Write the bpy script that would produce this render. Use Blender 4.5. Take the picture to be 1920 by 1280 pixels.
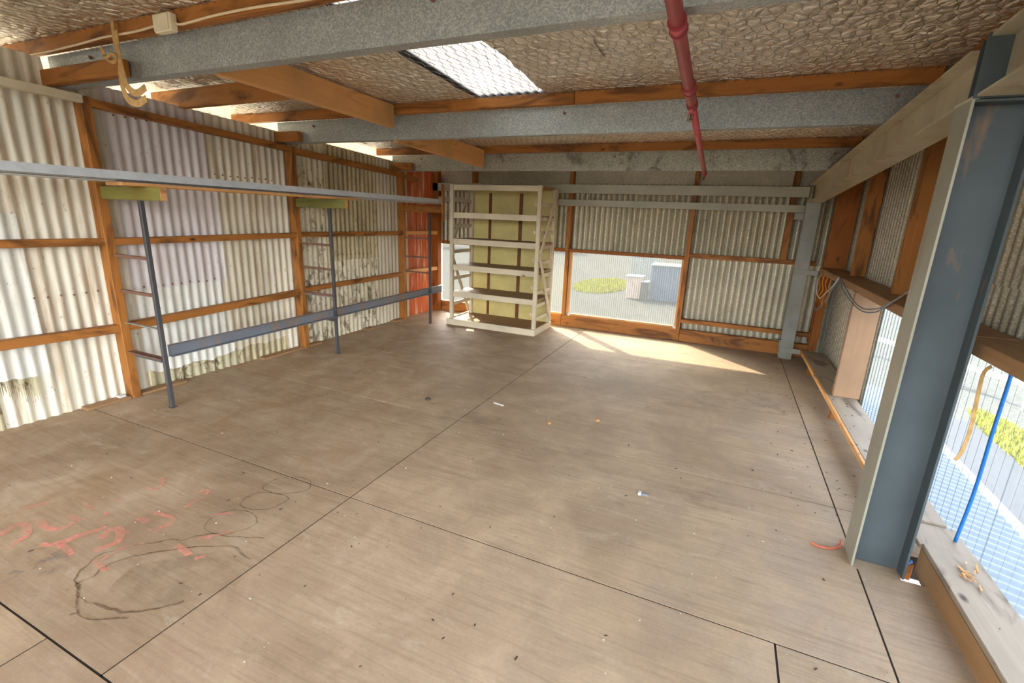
import bpy, bmesh, math, random
from mathutils import Vector, Matrix, noise
random.seed(7)
for o in list(bpy.data.objects):
    bpy.data.objects.remove(o)
SC = bpy.context.scene
COL = SC.collection
PI = math.pi

# ------------------------------------------------------------------ camera
PITCH, YAW, ROLL, FPX, CAMH = .2585, .4143, -.0395, 885.449, 1.5678
Rz = Matrix.Rotation(YAW, 3, 'Z')
Rx = Matrix.Rotation(-PITCH, 3, 'X')
Ry = Matrix.Rotation(ROLL, 3, 'Y')
M = Rz @ Rx @ Ry
cam = bpy.data.cameras.new('camera')
camo = bpy.data.objects.new('camera', cam)
COL.objects.link(camo)
cx, cy, cz = M.col[0], M.col[2], -M.col[1]
camo.matrix_world = Matrix(((cx[0], cy[0], cz[0], 0), (cx[1], cy[1], cz[1], 0), (cx[2], cy[2], cz[2], CAMH), (0, 0, 0, 1)))
cam.sensor_fit = 'HORIZONTAL'
cam.sensor_width = 36
cam.lens = 36 * FPX / 1920
cam.clip_start = .05
cam.clip_end = 600
SC.camera = camo

# ------------------------------------------------------------------ light
W = bpy.data.worlds.new('sky')
SC.world = W
W.use_nodes = True
nt = W.node_tree
nt.nodes.clear()
wo = nt.nodes.new('ShaderNodeOutputWorld')
bg = nt.nodes.new('ShaderNodeBackground')
sk = nt.nodes.new('ShaderNodeTexSky')
sk.sky_type = 'NISHITA'
sk.sun_disc = False
sk.sun_elevation = math.radians(33)
sk.sun_rotation = math.radians(-45)
sk.air_density = 1.0
sk.dust_density = 3.5
sk.ozone_density = 1.0
bg.inputs['Strength'].default_value = .55
hs_ = nt.nodes.new('ShaderNodeHueSaturation')
hs_.inputs['Saturation'].default_value = .28
nt.links.new(sk.outputs[0], hs_.inputs['Color'])
nt.links.new(hs_.outputs[0], bg.inputs[0])
nt.links.new(bg.outputs[0], wo.inputs[0])
sun = bpy.data.lights.new('sun', 'SUN')
sun.energy = 7.0
sun.angle = math.radians(.6)
sun.color = (1.0, .86, .66)
suno = bpy.data.objects.new('sun', sun)
COL.objects.link(suno)
suno.rotation_euler = Vector((1.2, -1.18, -1.1)).to_track_quat('-Z', 'Y').to_euler()
suno.location = (-12, 18, 12)
SC.view_settings.view_transform = 'Standard'
SC.view_settings.look = 'None'
SC.view_settings.gamma = 1
SC.view_settings.use_curve_mapping = False
SC.view_settings.exposure = 2.45
try:
    SC.cycles.max_bounces = 10
    SC.cycles.diffuse_bounces = 7
    SC.cycles.transparent_max_bounces = 12
    SC.cycles.sample_clamp_indirect = 6
except Exception:
    pass


# ------------------------------------------------------------------ materials
def srgb(r, g, b):
    f = lambda c: (c / 255 / 12.92) if c / 255 <= .04045 else ((c / 255 + .055) / 1.055) ** 2.4
    return (f(r), f(g), f(b), 1)


class NT:
    """small node tree helper"""
    def __init__(s, name):
        s.m = bpy.data.materials.new(name)
        s.m.use_nodes = True
        s.t = s.m.node_tree
        s.b = s.t.nodes['Principled BSDF']
        s.out = s.t.nodes['Material Output']
        tc = s.t.nodes.new('ShaderNodeTexCoord')
        s.co = tc.outputs['Object']
        oi = s.t.nodes.new('ShaderNodeObjectInfo')
        s.rand = oi.outputs['Random']
        s.loc = oi.outputs['Location']

    def n(s, typ, **kw):
        x = s.t.nodes.new('ShaderNode' + typ)
        for k, v in kw.items():
            setattr(x, k, v)
        return x

    def l(s, a, b):
        s.t.links.new(a, b)

    def math(s, op, a, b=None):
        x = s.n('Math', operation=op)
        for i, v in enumerate((a, b)):
            if v is None:
                continue
            if isinstance(v, (int, float)):
                x.inputs[i].default_value = v
            else:
                s.l(v, x.inputs[i])
        return x.outputs[0]

    def world(s):
        return s.n('NewGeometry').outputs['Position']

    def mapping(s, scale=(1, 1, 1), rnd=True, co=None):
        mp = s.n('Mapping')
        mp.inputs['Scale'].default_value = scale
        s.l(co or s.co, mp.inputs['Vector'])
        if rnd:
            r = s.n('Vector' + 'Math', operation='SCALE')
            cmb = s.n('CombineXYZ')
            for i in range(3):
                s.l(s.rand, cmb.inputs[i])
            s.l(cmb.outputs[0], r.inputs[0])
            r.inputs['Scale'].default_value = 37
            s.l(r.outputs[0], mp.inputs['Location'])
        return mp.outputs[0]

    def noise(s, vec, scale=5, detail=4, rough=.55, dist=0):
        x = s.n('TexNoise')
        x.inputs['Scale'].default_value = scale
        x.inputs['Detail'].default_value = detail
        x.inputs['Roughness'].default_value = rough
        x.inputs['Distortion'].default_value = dist
        s.l(vec, x.inputs['Vector'])
        return x.outputs['Fac']

    def voro(s, vec, scale=5, feature='F1'):
        x = s.n('TexVoronoi', feature=feature)
        x.inputs['Scale'].default_value = scale
        s.l(vec, x.inputs['Vector'])
        return x.outputs['Distance']

    def ramp(s, fac, stops):
        x = s.n('ValToRGB')
        e = x.color_ramp.elements
        while len(e) < len(stops):
            e.new(.5)
        for el, (p, c) in zip(e, stops):
            el.position = p
            el.color = c if len(c) == 4 else (*c, 1)
        s.l(fac, x.inputs[0])
        return x.outputs[0]

    def step(s, fac, a, b):
        x = s.n('MapRange', clamp=True)
        x.inputs['From Min'].default_value = a
        x.inputs['From Max'].default_value = b
        s.l(fac, x.inputs['Value'])
        return x.outputs[0]

    def mix(s, fac, a, b, blend='MIX'):
        x = s.n('Mix', data_type='RGBA', blend_type=blend)
        for sock, v in ((x.inputs[0], fac), (x.inputs[6], a), (x.inputs[7], b)):
            if isinstance(v, (int, float)):
                sock.default_value = v
            elif isinstance(v, tuple):
                sock.default_value = v if len(v) == 4 else (*v, 1)
            else:
                s.l(v, sock)
        return x.outputs[2]

    def bump(s, h, strength=.3, dist=.01):
        x = s.n('Bump')
        x.inputs['Strength'].default_value = strength
        x.inputs['Distance'].default_value = dist
        s.l(h, x.inputs['Height'])
        s.l(x.outputs[0], s.b.inputs['Normal'])

    def col(s, c):
        if isinstance(c, tuple):
            s.b.inputs['Base Color'].default_value = c
        else:
            s.l(c, s.b.inputs['Base Color'])

    def set(s, **kw):
        for k, v in kw.items():
            s.b.inputs[k.replace('_', ' ')].default_value = v
        return s


BLACK = (0, 0, 0, 1)
WHITE = (1, 1, 1, 1)


def plain(name, c, rough=.6, metal=0, var=.25, scale=14):
    k = NT(name)
    n = k.noise(k.mapping(), scale, 5)
    dark = tuple(x * (1 - var) for x in c[:3]) + (1,)
    lite = tuple(min(1, x * (1 + var)) for x in c[:3]) + (1,)
    k.col(k.ramp(n, [(.3, dark), (.7, lite)]))
    k.set(Roughness=rough, Metallic=metal)
    k.bump(n, .12, .003)
    return k.m


def wood(name, c1, c2, axis, knots=srgb(70, 38, 14), stain=.55, spec=.35):
    """sawn timber, grain running along the given axis"""
    k = NT(name)
    s1 = [26, 26, 26]; s1['xyz'.index(axis)] = 1.1
    s2 = [7, 7, 7]; s2['xyz'.index(axis)] = 1.6
    g = k.noise(k.mapping(tuple(s1)), 1.6, 6, .6, .6)
    b = k.noise(k.mapping(tuple(s2)), 1.0, 4, .6, 1.2)
    base = k.mix(g, c1, c2)
    tone = k.noise(k.mapping((1.2, 1.2, 1.2)), 1.6, 3)
    base = k.mix(k.step(tone, .45, .75), base, tuple(x * .62 for x in c1[:3]) + (1,))
    st = k.step(b, stain, stain + .16)
    base = k.mix(k.math('MULTIPLY', st, .75), base, knots)
    v = k.voro(k.mapping(tuple(2.2 if i != 'xyz'.index(axis) else 1.1 for i in range(3))), 2.2)
    base = k.mix(k.math('SUBTRACT', 1, k.step(v, .03, .09)), base, knots)
    k.col(base)
    k.set(Roughness=.62)
    k.b.inputs['Specular IOR Level'].default_value = spec
    k.bump(g, .25, .003)
    return k.m


PINE = {a: wood('orange_pine_' + a, srgb(186, 122, 56), srgb(140, 84, 32), a, stain=.49) for a in 'xyz'}
PALE = {a: wood('pale_pine_' + a, srgb(224, 172, 112), srgb(196, 134, 74), a, stain=.6) for a in 'xyz'}
DARKP = {a: wood('dark_pine_' + a, srgb(168, 98, 30), srgb(122, 66, 18), a) for a in 'xyz'}
STAIN = {a: wood('stained_pine_' + a, srgb(196, 138, 76), srgb(150, 92, 40), a, stain=.48) for a in 'xyz'}
GREYW = {a: wood('weathered_timber_' + a, srgb(170, 156, 138), srgb(136, 122, 106), a, srgb(60, 46, 34)) for a in 'xyz'}
WHITEW = {a: wood('whitewashed_timber_' + a, srgb(226, 212, 184), srgb(196, 180, 148), a, srgb(110, 78, 44), .62) for a in 'xyz'}
BROWNW = {a: wood('brown_board_' + a, srgb(172, 134, 94), srgb(136, 100, 66), a, srgb(76, 50, 32), .6) for a in 'xyz'}
BOARD = {a: wood('mid_brown_board_' + a, srgb(178, 142, 110), srgb(152, 116, 86), a, srgb(110, 74, 46), .64) for a in 'xyz'}
GREEN = {a: wood('treated_timber_' + a, srgb(150, 132, 62), srgb(94, 108, 54), a, srgb(84, 104, 66), .5) for a in 'xyz'}


def steel_paint(name, c, rust=.1, rough=.45):
    k = NT(name)
    n = k.noise(k.mapping(), 2.5, 6, .6)
    n2 = k.noise(k.mapping(), 38, 3, .7)
    base = k.mix(k.step(n, .35, .7), c, tuple(x * .72 for x in c[:3]) + (1,))
    base = k.mix(k.step(n2, .70, .76), base, srgb(96, 62, 40))
    n3 = k.noise(k.mapping((6, 6, 1.2)), 1.4, 5, .65)
    base = k.mix(k.math('MULTIPLY', k.step(n3, .66 - rust, .8 - rust), .6), base, srgb(150, 112, 70))
    k.col(base)
    k.set(Roughness=rough, Metallic=.0)
    k.bump(n2, .08, .002)
    return k.m


STEEL = steel_paint('grey_painted_steel', srgb(150, 152, 144))
STEEL2 = steel_paint('grey_painted_rafter_steel', srgb(192, 184, 158), .14)
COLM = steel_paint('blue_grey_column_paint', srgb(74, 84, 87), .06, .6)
FLANGEM = steel_paint('dusty_lit_flange_paint', srgb(152, 150, 134), .08, .4)  # dusty flange, made lighter to paint in the light it catches
RAILM = steel_paint('blue_grey_channel_paint', srgb(122, 126, 134), .16, .4)
BLACKM = steel_paint('dark_grey_frame_paint', srgb(74, 72, 74), .08, .4)
BEAMM = steel_paint('grey_green_beam_paint', srgb(170, 166, 146), .0)
RUST = plain('brown_rusty_steel', srgb(118, 82, 66), .7)


def galv(name, a, b, c, rough=.42, metal=.55, patch=.0, scale=1.0, valley=None):
    """zinc with a spangle of small crystals"""
    k = NT(name)
    co = k.mapping((1, 1, 1))
    v = k.n('TexVoronoi')
    v.inputs['Scale'].default_value = 150 * scale
    k.l(co, v.inputs['Vector'])
    sep = k.n('SeparateColor')
    k.l(v.outputs['Color'], sep.inputs[0])
    base = k.ramp(sep.outputs[0], [(0, a), (.55, b), (1, c)])
    n = k.noise(co, 3, 5, .6)
    base = k.mix(k.math('MULTIPLY', k.step(n, .4, .75), .5), base, tuple(x * .55 for x in b[:3]) + (1,))
    if patch:
        n2 = k.noise(co, 2.2, 7, .75, 1)
        base = k.mix(k.math('MULTIPLY', k.step(n2, .56, .64), patch), base, srgb(70, 58, 44))
    if valley is not None:      # valleys darkened, painting in the shade of the corrugation
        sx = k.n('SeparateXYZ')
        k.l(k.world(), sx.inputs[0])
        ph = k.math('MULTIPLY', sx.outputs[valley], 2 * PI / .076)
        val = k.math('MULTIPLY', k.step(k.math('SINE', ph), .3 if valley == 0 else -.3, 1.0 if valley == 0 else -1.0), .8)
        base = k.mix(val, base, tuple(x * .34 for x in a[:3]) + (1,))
    k.col(base)
    k.set(Roughness=rough, Metallic=metal)
    n4 = k.noise(co, 60, 2)
    k.bump(n4, .12, .002)
    return k.m


GALV = galv('spangled_zinc_purlin', srgb(140, 146, 146), srgb(164, 170, 168), srgb(190, 194, 190), metal=.4)
GALV3 = galv('mottled_zinc_purlin', srgb(136, 134, 120), srgb(166, 164, 150), srgb(196, 194, 180), metal=.3, patch=.6)
GALVW = galv('weathered_zinc_sheet', srgb(140, 130, 104), srgb(186, 176, 148), srgb(236, 226, 198), .45, .25, .35, .9)
GALVB = galv('pale_zinc_sheet', srgb(164, 158, 136), srgb(204, 198, 176), srgb(240, 234, 216), .4, .25, .15, .9)
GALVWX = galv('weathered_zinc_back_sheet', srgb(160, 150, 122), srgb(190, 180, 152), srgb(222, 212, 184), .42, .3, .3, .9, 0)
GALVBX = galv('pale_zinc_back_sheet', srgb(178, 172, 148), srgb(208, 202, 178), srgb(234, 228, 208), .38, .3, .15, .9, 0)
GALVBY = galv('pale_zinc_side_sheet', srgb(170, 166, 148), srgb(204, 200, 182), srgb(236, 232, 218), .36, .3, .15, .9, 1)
GALVE = galv('dull_zinc_flashing', srgb(160, 154, 136), srgb(184, 178, 160), srgb(204, 198, 180), .55, .2)
PIPEST = plain('light_grey_channel', srgb(198, 204, 210), .35, .2, .1)
PIPEST2 = plain('white_flashing', srgb(208, 208, 204), .4, .1, .1)


def painted_sheet(name, base, tint, streak, amount=.5, grime=.4, peel=0., valley=.25):
    """old roofing iron with faded paint, vertical run marks and dirt and painted shade in the valleys"""
    k = NT(name)
    w = k.world()
    vs = k.mapping((3.2, 3.2, .22), False, w)
    run = k.noise(vs, 6, 6, .65)
    vs2 = k.mapping((1.1, 1.1, .5), False, w)
    big = k.noise(vs2, 1.6, 5, .6)
    spot = k.noise(k.mapping((1, 1, .6), False, w), 34, 4, .7)
    c = k.mix(k.step(big, .38, .66), base, tint)
    c = k.mix(k.math('MULTIPLY', k.step(run, .5, .72), amount), c, streak)
    runw = k.noise(k.mapping((9, 9, .3), False, w), 5, 4, .6)
    c = k.mix(k.math('MULTIPLY', k.step(runw, .56, .7), .55), c, tuple(min(1, x * 1.18) for x in base[:3]) + (1,))
    # darker valley stripes: dirt plus painted-in shade of the folds
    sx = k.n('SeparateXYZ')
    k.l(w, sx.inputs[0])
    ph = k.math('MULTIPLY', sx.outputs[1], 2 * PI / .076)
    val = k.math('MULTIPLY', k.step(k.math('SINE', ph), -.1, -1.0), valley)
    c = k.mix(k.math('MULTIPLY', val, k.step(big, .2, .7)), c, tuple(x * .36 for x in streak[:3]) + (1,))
    c = k.mix(k.math('MULTIPLY', k.step(spot, .62, .7), grime), c, srgb(92, 74, 52))
    if peel:
        p = k.noise(k.mapping((1.6, 1.6, .7), False, w), 9, 8, .72, .6)
        c = k.mix(k.math('MULTIPLY', k.step(p, .53, .55), peel), c, srgb(120, 104, 74))
        c = k.mix(k.math('MULTIPLY', k.step(p, .60, .61), peel), c, srgb(70, 54, 36))
    k.col(c)
    k.set(Roughness=.55)
    k.bump(spot, .12, .003)
    return k.m


CREAM = painted_sheet('cream_painted_iron', srgb(226, 218, 196), srgb(206, 200, 180), srgb(172, 132, 88), .85, .55)
LILAC = painted_sheet('lilac_white_iron', srgb(218, 209, 206), srgb(200, 191, 186), srgb(156, 136, 128), .55, .45)
WHITEI = painted_sheet('chalk_white_iron', srgb(226, 224, 214), srgb(208, 206, 194), srgb(166, 148, 118), .6, .5)
CREAM2 = painted_sheet('faded_cream_iron', srgb(216, 206, 184), srgb(196, 186, 160), srgb(158, 132, 96), .75, .55)
DIRTY = painted_sheet('dirty_flaking_iron', srgb(192, 182, 150), srgb(160, 150, 112), srgb(112, 92, 58), .5, .6, .85)
PEEL = painted_sheet('peeling_cream_iron', srgb(226, 216, 190), srgb(206, 194, 160), srgb(130, 96, 60), .4, .5, .7)
OLIVE = painted_sheet('weathered_olive_iron', srgb(204, 190, 152), srgb(178, 162, 120), srgb(104, 84, 56), .55, .5, .25, .95)
RUSTY = painted_sheet('rust_red_iron', srgb(206, 98, 40), srgb(176, 72, 26), srgb(240, 214, 178), .95, .3, 0, .4)


def floor_mat():
    k = NT('dusty_plywood')
    w = k.world()
    big = k.noise(w, .9, 5, .6, .4)
    med = k.noise(k.mapping((1, 1, 1), False, w), 3.2, 6, .62, .8)
    grain = k.noise(k.mapping((1.4, 26, 1), True, w), 1.3, 6, .65, 1.4)
    fine = k.noise(w, 60, 3, .7)
    sx = k.n('SeparateXYZ')
    k.l(w, sx.inputs[0])
    warm = k.step(sx.outputs[0], 1.0, -3.2)
    c = k.mix(warm, srgb(166, 148, 128), srgb(158, 128, 94))
    c = k.mix(k.step(med, .38, .66), c, srgb(180, 156, 126))
    c = k.mix(k.math('MULTIPLY', k.step(big, .44, .66), .55), c, srgb(128, 104, 78))
    c = k.mix(k.math('MULTIPLY', k.step(grain, .50, .72), .42), c, srgb(116, 98, 78))
    c = k.mix(k.math('MULTIPLY', k.step(grain, .45, .25), .3), c, srgb(192, 174, 148))
    sc = k.noise(k.mapping((1.1, 2.3, 1), True, w), 2.1, 7, .75, .5)
    c = k.mix(k.math('MULTIPLY', k.step(sc, .58, .72), .5), c, srgb(190, 174, 152))
    sp = k.noise(k.mapping((1, 1, 1), True, w), 17, 3, .6)
    c = k.mix(k.math('MULTIPLY', k.step(sp, .71, .76), .55), c, srgb(72, 58, 46))
    c = k.mix(.16, c, fine, 'OVERLAY')
    r = k.math('MULTIPLY', k.math('SUBTRACT', k.rand, .5), .2)
    hs = k.n('HueSaturation')
    hs.inputs['Saturation'].default_value = .95
    k.l(k.math('ADD', 1.0, r), hs.inputs['Value'])
    k.l(c, hs.inputs['Color'])
    k.col(hs.outputs[0])
    k.set(Roughness=.68)
    k.b.inputs['Specular IOR Level'].default_value = .3
    k.bump(k.mix(.5, grain, fine), .1, .003)
    return k.m


FLOOR = floor_mat()
DARKGAP = plain('dark_floor_framing', srgb(46, 36, 28), .9)


def foil_mat():
    k = NT('wrinkled_foil_paper')
    w = k.world()
    v = k.n('TexVoronoi', feature='DISTANCE_TO_EDGE')
    v.inputs['Scale'].default_value = 12
    k.l(w, v.inputs['Vector'])
    n = k.noise(w, 17, 5, .6, 1.4)
    n2 = k.noise(w, 2.2, 5, .6)
    c = k.mix(k.step(n2, .35, .7), srgb(255, 248, 232), srgb(242, 228, 204))
    d = k.noise(k.mapping((3, 1, 1), False, w), 7, 5, .7)
    c = k.mix(k.math('MULTIPLY', k.step(d, .56, .72), .4), c, srgb(110, 90, 66))
    k.col(c)
    k.set(Roughness=.3, Metallic=.72)
    h = k.math('ADD', k.math('MULTIPLY', k.step(v.outputs['Distance'], 0, .25), .7), n)
    k.bump(h, 1.0, .03)
    return k.m


FOIL = foil_mat()
WIRE = plain('dull_netting_wire', srgb(150, 136, 116), .5, .3)


def clear_sheet(name, tint, haze, hazecol, lines=0., axis=1):
    """dusty clear plastic: mostly see-through, part milky"""
    k = NT(name)
    t = k.t
    w = k.world()
    tr = k.n('BsdfTransparent')
    tl = k.n('BsdfTranslucent')
    df = k.n('BsdfDiffuse')
    gl = k.n('BsdfGlossy')
    gl.inputs['Roughness'].default_value = .15
    tl.inputs[0].default_value = hazecol
    df.inputs[0].default_value = hazecol
    sc = [1, 1, 1]; sc[axis] = 1
    n = k.noise(k.mapping((20, 20, .6), False, w), 3, 4, .7)
    n2 = k.noise(w, 2.5, 5, .6)
    if lines:
        wv = k.n('SeparateXYZ')
        k.l(w, wv.inputs[0])
        s = k.math('SINE', k.math('MULTIPLY', wv.outputs[0 if axis == 0 else 1], 2 * PI / .03))
        dim = k.math('SUBTRACT', 1, k.math('MULTIPLY', k.step(s, .2, 1), lines))
        cc = k.mix(dim, tuple(x * .45 for x in tint[:3]) + (1,), tint)
        k.l(cc, tr.inputs[0])
    else:
        tr.inputs[0].default_value = tint
    m1 = k.n('MixShader')
    k.l(tl.outputs[0], m1.inputs[1]); k.l(df.outputs[0], m1.inputs[2])
    m1.inputs[0].default_value = .25
    m2 = k.n('MixShader')
    f = k.math('ADD', haze - .1, k.math('MULTIPLY', k.mix(.5, n, n2), .2))
    k.l(f, m2.inputs[0])
    k.l(tr.outputs[0], m2.inputs[1]); k.l(m1.outputs[0], m2.inputs[2])
    m3 = k.n('MixShader')
    m3.inputs[0].default_value = .03
    k.l(m2.outputs[0], m3.inputs[1]); k.l(gl.outputs[0], m3.inputs[2])
    k.l(m3.outputs[0], k.out.inputs[0])
    return k.m


PANE = clear_sheet('dusty_window_plastic', (.64, .64, .62, 1), .11, (.13, .14, .14, 1), .35, 0)
CLEARCORR = clear_sheet('clear_corrugated_plastic', (.60, .63, .65, 1), .14, (.22, .26, .28, 1))
SKYL = clear_sheet('milky_roof_plastic', (.9, .9, .88, 1), 1.0, (.07, .069, .066, 1))

RED = plain('red_sprinkler_paint', srgb(180, 76, 78), .4, 0, .18)
REDD = plain('dark_red_coupling_paint', srgb(134, 36, 44), .4, 0, .15)
BRASS = plain('dull_brass', srgb(120, 100, 66), .4, .7)
CABLE = plain('cream_cable', srgb(222, 200, 164), .5, 0, .1)
BOXM = plain('cream_junction_box', srgb(218, 206, 176), .5, 0, .12)
STRAPM = plain('tan_webbing', srgb(184, 146, 92), .8, 0, .25, 40)
GREYCABLE = plain('grey_cable', srgb(122, 128, 138), .45)
ORANGEW = plain('orange_wire', srgb(214, 132, 30), .5)
BLUER = plain('blue_rope', srgb(20, 104, 178), .6, 0, .2, 60)
YELLOWP = plain('olive_yellow_paint', srgb(208, 190, 120), .5, 0, .12, 4)
SHELFTOP = wood('bare_shelf_board', srgb(168, 138, 108), srgb(132, 104, 78), 'x', srgb(84, 56, 38), .6)
STRIP = plain('dark_brown_batten_paint', srgb(112, 62, 22), .6)
PINK = None


def alpha_mark(name, c, lo, hi, scale=14, strength=.8):
    k = NT(name)
    w = k.world()
    n = k.noise(w, scale, 6, .7)
    n2 = k.noise(w, 4, 3, .6)
    a = k.math('MULTIPLY', k.step(k.math('ADD', k.math('MULTIPLY', n, .7), k.math('MULTIPLY', n2, .3)), lo, hi), strength)
    k.col(c)
    k.set(Roughness=.8)
    k.l(a, k.b.inputs['Alpha'])
    return k.m


PINK = alpha_mark('faded_pink_spray_paint', srgb(240, 152, 130), .36, .66, 16, .7)
BLUEMARK = alpha_mark('faded_blue_spray_paint', srgb(112, 116, 124), .46, .70, 8, .65)
RING = alpha_mark('brown_water_ring', srgb(104, 78, 54), .34, .58, 30, .75)
DAMP = alpha_mark('damp_stain', srgb(108, 88, 66), .42, .72, 7, .3)
OILM = alpha_mark('dark_oil_stain', srgb(104, 90, 72), .45, .8, 9, .4)


# ------------------------------------------------------------------ mesh helpers
def new():
    return bmesh.new()


def box(bm, x0, x1, y0, y1, z0, z1, bev=0.):
    vs = [bm.verts.new((x, y, z)) for x in (x0, x1) for y in (y0, y1) for z in (z0, z1)]
    fs = []
    for a in ((0, 1, 3, 2), (4, 6, 7, 5), (0, 4, 5, 1), (2, 3, 7, 6), (0, 2, 6, 4), (1, 5, 7, 3)):
        fs.append(bm.faces.new([vs[i] for i in a]))
    if bev:
        es = list({e for f in fs for e in f.edges})
        bmesh.ops.bevel(bm, geom=es, offset=bev, segments=1, affect='EDGES')
    return bm


def frame(p0, p1, up=(0, 0, 1)):
    p0, p1 = Vector(p0), Vector(p1)
    d = (p1 - p0).normalized()
    s = d.cross(Vector(up))
    if s.length < 1e-5:
        s = d.cross(Vector((1, 0, 0)))
    s.normalize()
    u = s.cross(d).normalized()
    return p0, p1, d, s, u


def extrude(bm, prof, p0, p1, up=(0, 0, 1)):
    """closed 2-D outline (side, up) carried from p0 to p1"""
    p0, p1, d, s, u = frame(p0, p1, up)
    a = [bm.verts.new(p0 + s * x + u * y) for x, y in prof]
    b = [bm.verts.new(p1 + s * x + u * y) for x, y in prof]
    n = len(prof)
    for i in range(n):
        j = (i + 1) % n
        bm.faces.new((a[i], a[j], b[j], b[i]))
    bm.faces.new(a[::-1])
    bm.faces.new(b)
    bmesh.ops.recalc_face_normals(bm, faces=bm.faces)
    return bm


def bar(bm, p0, p1, w, h, up=(0, 0, 1), bev=0.):
    """rectangular bar, w along side, h along up, centred on the axis"""
    w2, h2 = w / 2, h / 2
    if bev:
        c = bev
        pr = [(-w2 + c, -h2), (w2 - c, -h2), (w2, -h2 + c), (w2, h2 - c), (w2 - c, h2), (-w2 + c, h2), (-w2, h2 - c), (-w2, -h2 + c)]
    else:
        pr = [(-w2, -h2), (w2, -h2), (w2, h2), (-w2, h2)]
    return extrude(bm, pr, p0, p1, up)


def isec(w, h, tf, tw):
    a, b = w / 2, h / 2
    t = tw / 2
    return [(-a, -b), (a, -b), (a, -b + tf), (t, -b + tf), (t, b - tf), (a, b - tf), (a, b), (-a, b), (-a, b - tf), (-t, b - tf), (-t, -b + tf), (-a, -b + tf)]


def csec(w, h, t, lip, side=1):
    """web on the far side; flanges reach towards side"""
    p = [(0, 0), (w, 0), (w, lip), (w - t, lip), (w - t, t), (t, t), (t, h - t), (w - t, h - t), (w - t, h - lip), (w, h - lip), (w, h), (0, h)]
    return [(x * side, y) for x, y in p] if side > 0 else [(x * side, y) for x, y in p][::-1]


def smooth_path(pts, k=6):
    P = [Vector(p) for p in pts]
    if len(P) < 3:
        return P
    out = []
    for i in range(len(P) - 1):
        p0 = P[max(i - 1, 0)]; p1 = P[i]; p2 = P[i + 1]; p3 = P[min(i + 2, len(P) - 1)]
        for j in range(k):
            t = j / k
            out.append(.5 * ((2 * p1) + (p2 - p0) * t + (2 * p0 - 5 * p1 + 4 * p2 - p3) * t * t + (3 * p1 - p0 - 3 * p2 + p3) * t ** 3))
    out.append(P[-1])
    return out


def tube(bm, pts, r, n=8, k=6, rf=None):
    P = smooth_path(pts, k) if k else [Vector(p) for p in pts]
    rings = []
    ref = Vector((.31, .77, .55))
    for i, p in enumerate(P):
        d = (P[min(i + 1, len(P) - 1)] - P[max(i - 1, 0)]).normalized()
        s = d.cross(ref)
        if s.length < .05:
            s = d.cross(Vector((1, 0, 0)))
        s.normalize()
        u = s.cross(d)
        rr = rf(i / (len(P) - 1)) * r if rf else r
        rings.append([bm.verts.new(p + (s * math.cos(2 * PI * a / n) + u * math.sin(2 * PI * a / n)) * rr) for a in range(n)])
    for i in range(len(rings) - 1):
        for a in range(n):
            b = (a + 1) % n
            f = bm.faces.new((rings[i][a], rings[i][b], rings[i + 1][b], rings[i + 1][a]))
            f.smooth = True
    bm.faces.new(rings[0][::-1])
    bm.faces.new(rings[-1])
    return bm


def ribbon(bm, pts, w, t=.0015, up=(0, 0, 1), k=6):
    """flat strap with thickness"""
    P = smooth_path(pts, k) if k else [Vector(p) for p in pts]
    rows = []
    for i, p in enumerate(P):
        d = (P[min(i + 1, len(P) - 1)] - P[max(i - 1, 0)]).normalized()
        s = d.cross(Vector(up))
        if s.length < 1e-3:
            s = Vector((1, 0, 0))
        s.normalize()
        nn = s.cross(d).normalized()
        rows.append([bm.verts.new(p + s * a * w / 2 + nn * b * t / 2) for a, b in ((-1, -1), (1, -1), (1, 1), (-1, 1))])
    for i in range(len(rows) - 1):
        for a in range(4):
            b = (a + 1) % 4
            bm.faces.new((rows[i][a], rows[i][b], rows[i + 1][b], rows[i + 1][a]))
    bm.faces.new(rows[0][::-1])
    bm.faces.new(rows[-1])
    return bm


def tag(o, label=None, cat=None, group=None, kind=None):
    if label: o['label'] = label
    if cat: o['category'] = cat
    if group: o['group'] = group
    if kind: o['kind'] = kind
    return o


def obj(name, bm, mat, parent=None, kind=None, smooth=False):
    """links a bmesh in world coordinates as ONE mesh object"""
    me = bpy.data.meshes.new(name)
    if smooth:
        for f in bm.faces:
            f.smooth = True
    bm.to_mesh(me)
    bm.free()
    me.materials.append(mat)
    o = bpy.data.objects.new(name, me)
    COL.objects.link(o)
    if parent is None:
        xs = [v.co for v in me.vertices]
        c = Vector((sum(v.x for v in xs) / len(xs), sum(v.y for v in xs) / len(xs), min(v.z for v in xs)))
        me.transform(Matrix.Translation(-c))
        o.location = c
    else:
        off = Vector((0, 0, 0))
        q = parent
        while q is not None:
            off += q.location
            q = q.parent
        xs = [v.co for v in me.vertices]
        c = Vector((sum(v.x for v in xs) / len(xs), sum(v.y for v in xs) / len(xs), sum(v.z for v in xs) / len(xs)))
        me.transform(Matrix.Translation(-c))
        o.parent = parent
        o.location = c - off
    if kind: o['kind'] = kind
    return o


def thing(name, loc, label, cat, group=None):
    o = bpy.data.objects.new(name, None)
    o.empty_display_size = .1
    COL.objects.link(o)
    o.location = loc
    return tag(o, label, cat, group)


def struct(name, loc, label):
    o = bpy.data.objects.new(name, None)
    COL.objects.link(o)
    o.location = loc
    return tag(o, label, None, None, 'structure')


def bx(name, mat, parent, x0, x1, y0, y1, z0, z1, bev=.003):
    return obj(name, box(new(), x0, x1, y0, y1, z0, z1, bev), mat, parent)


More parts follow.
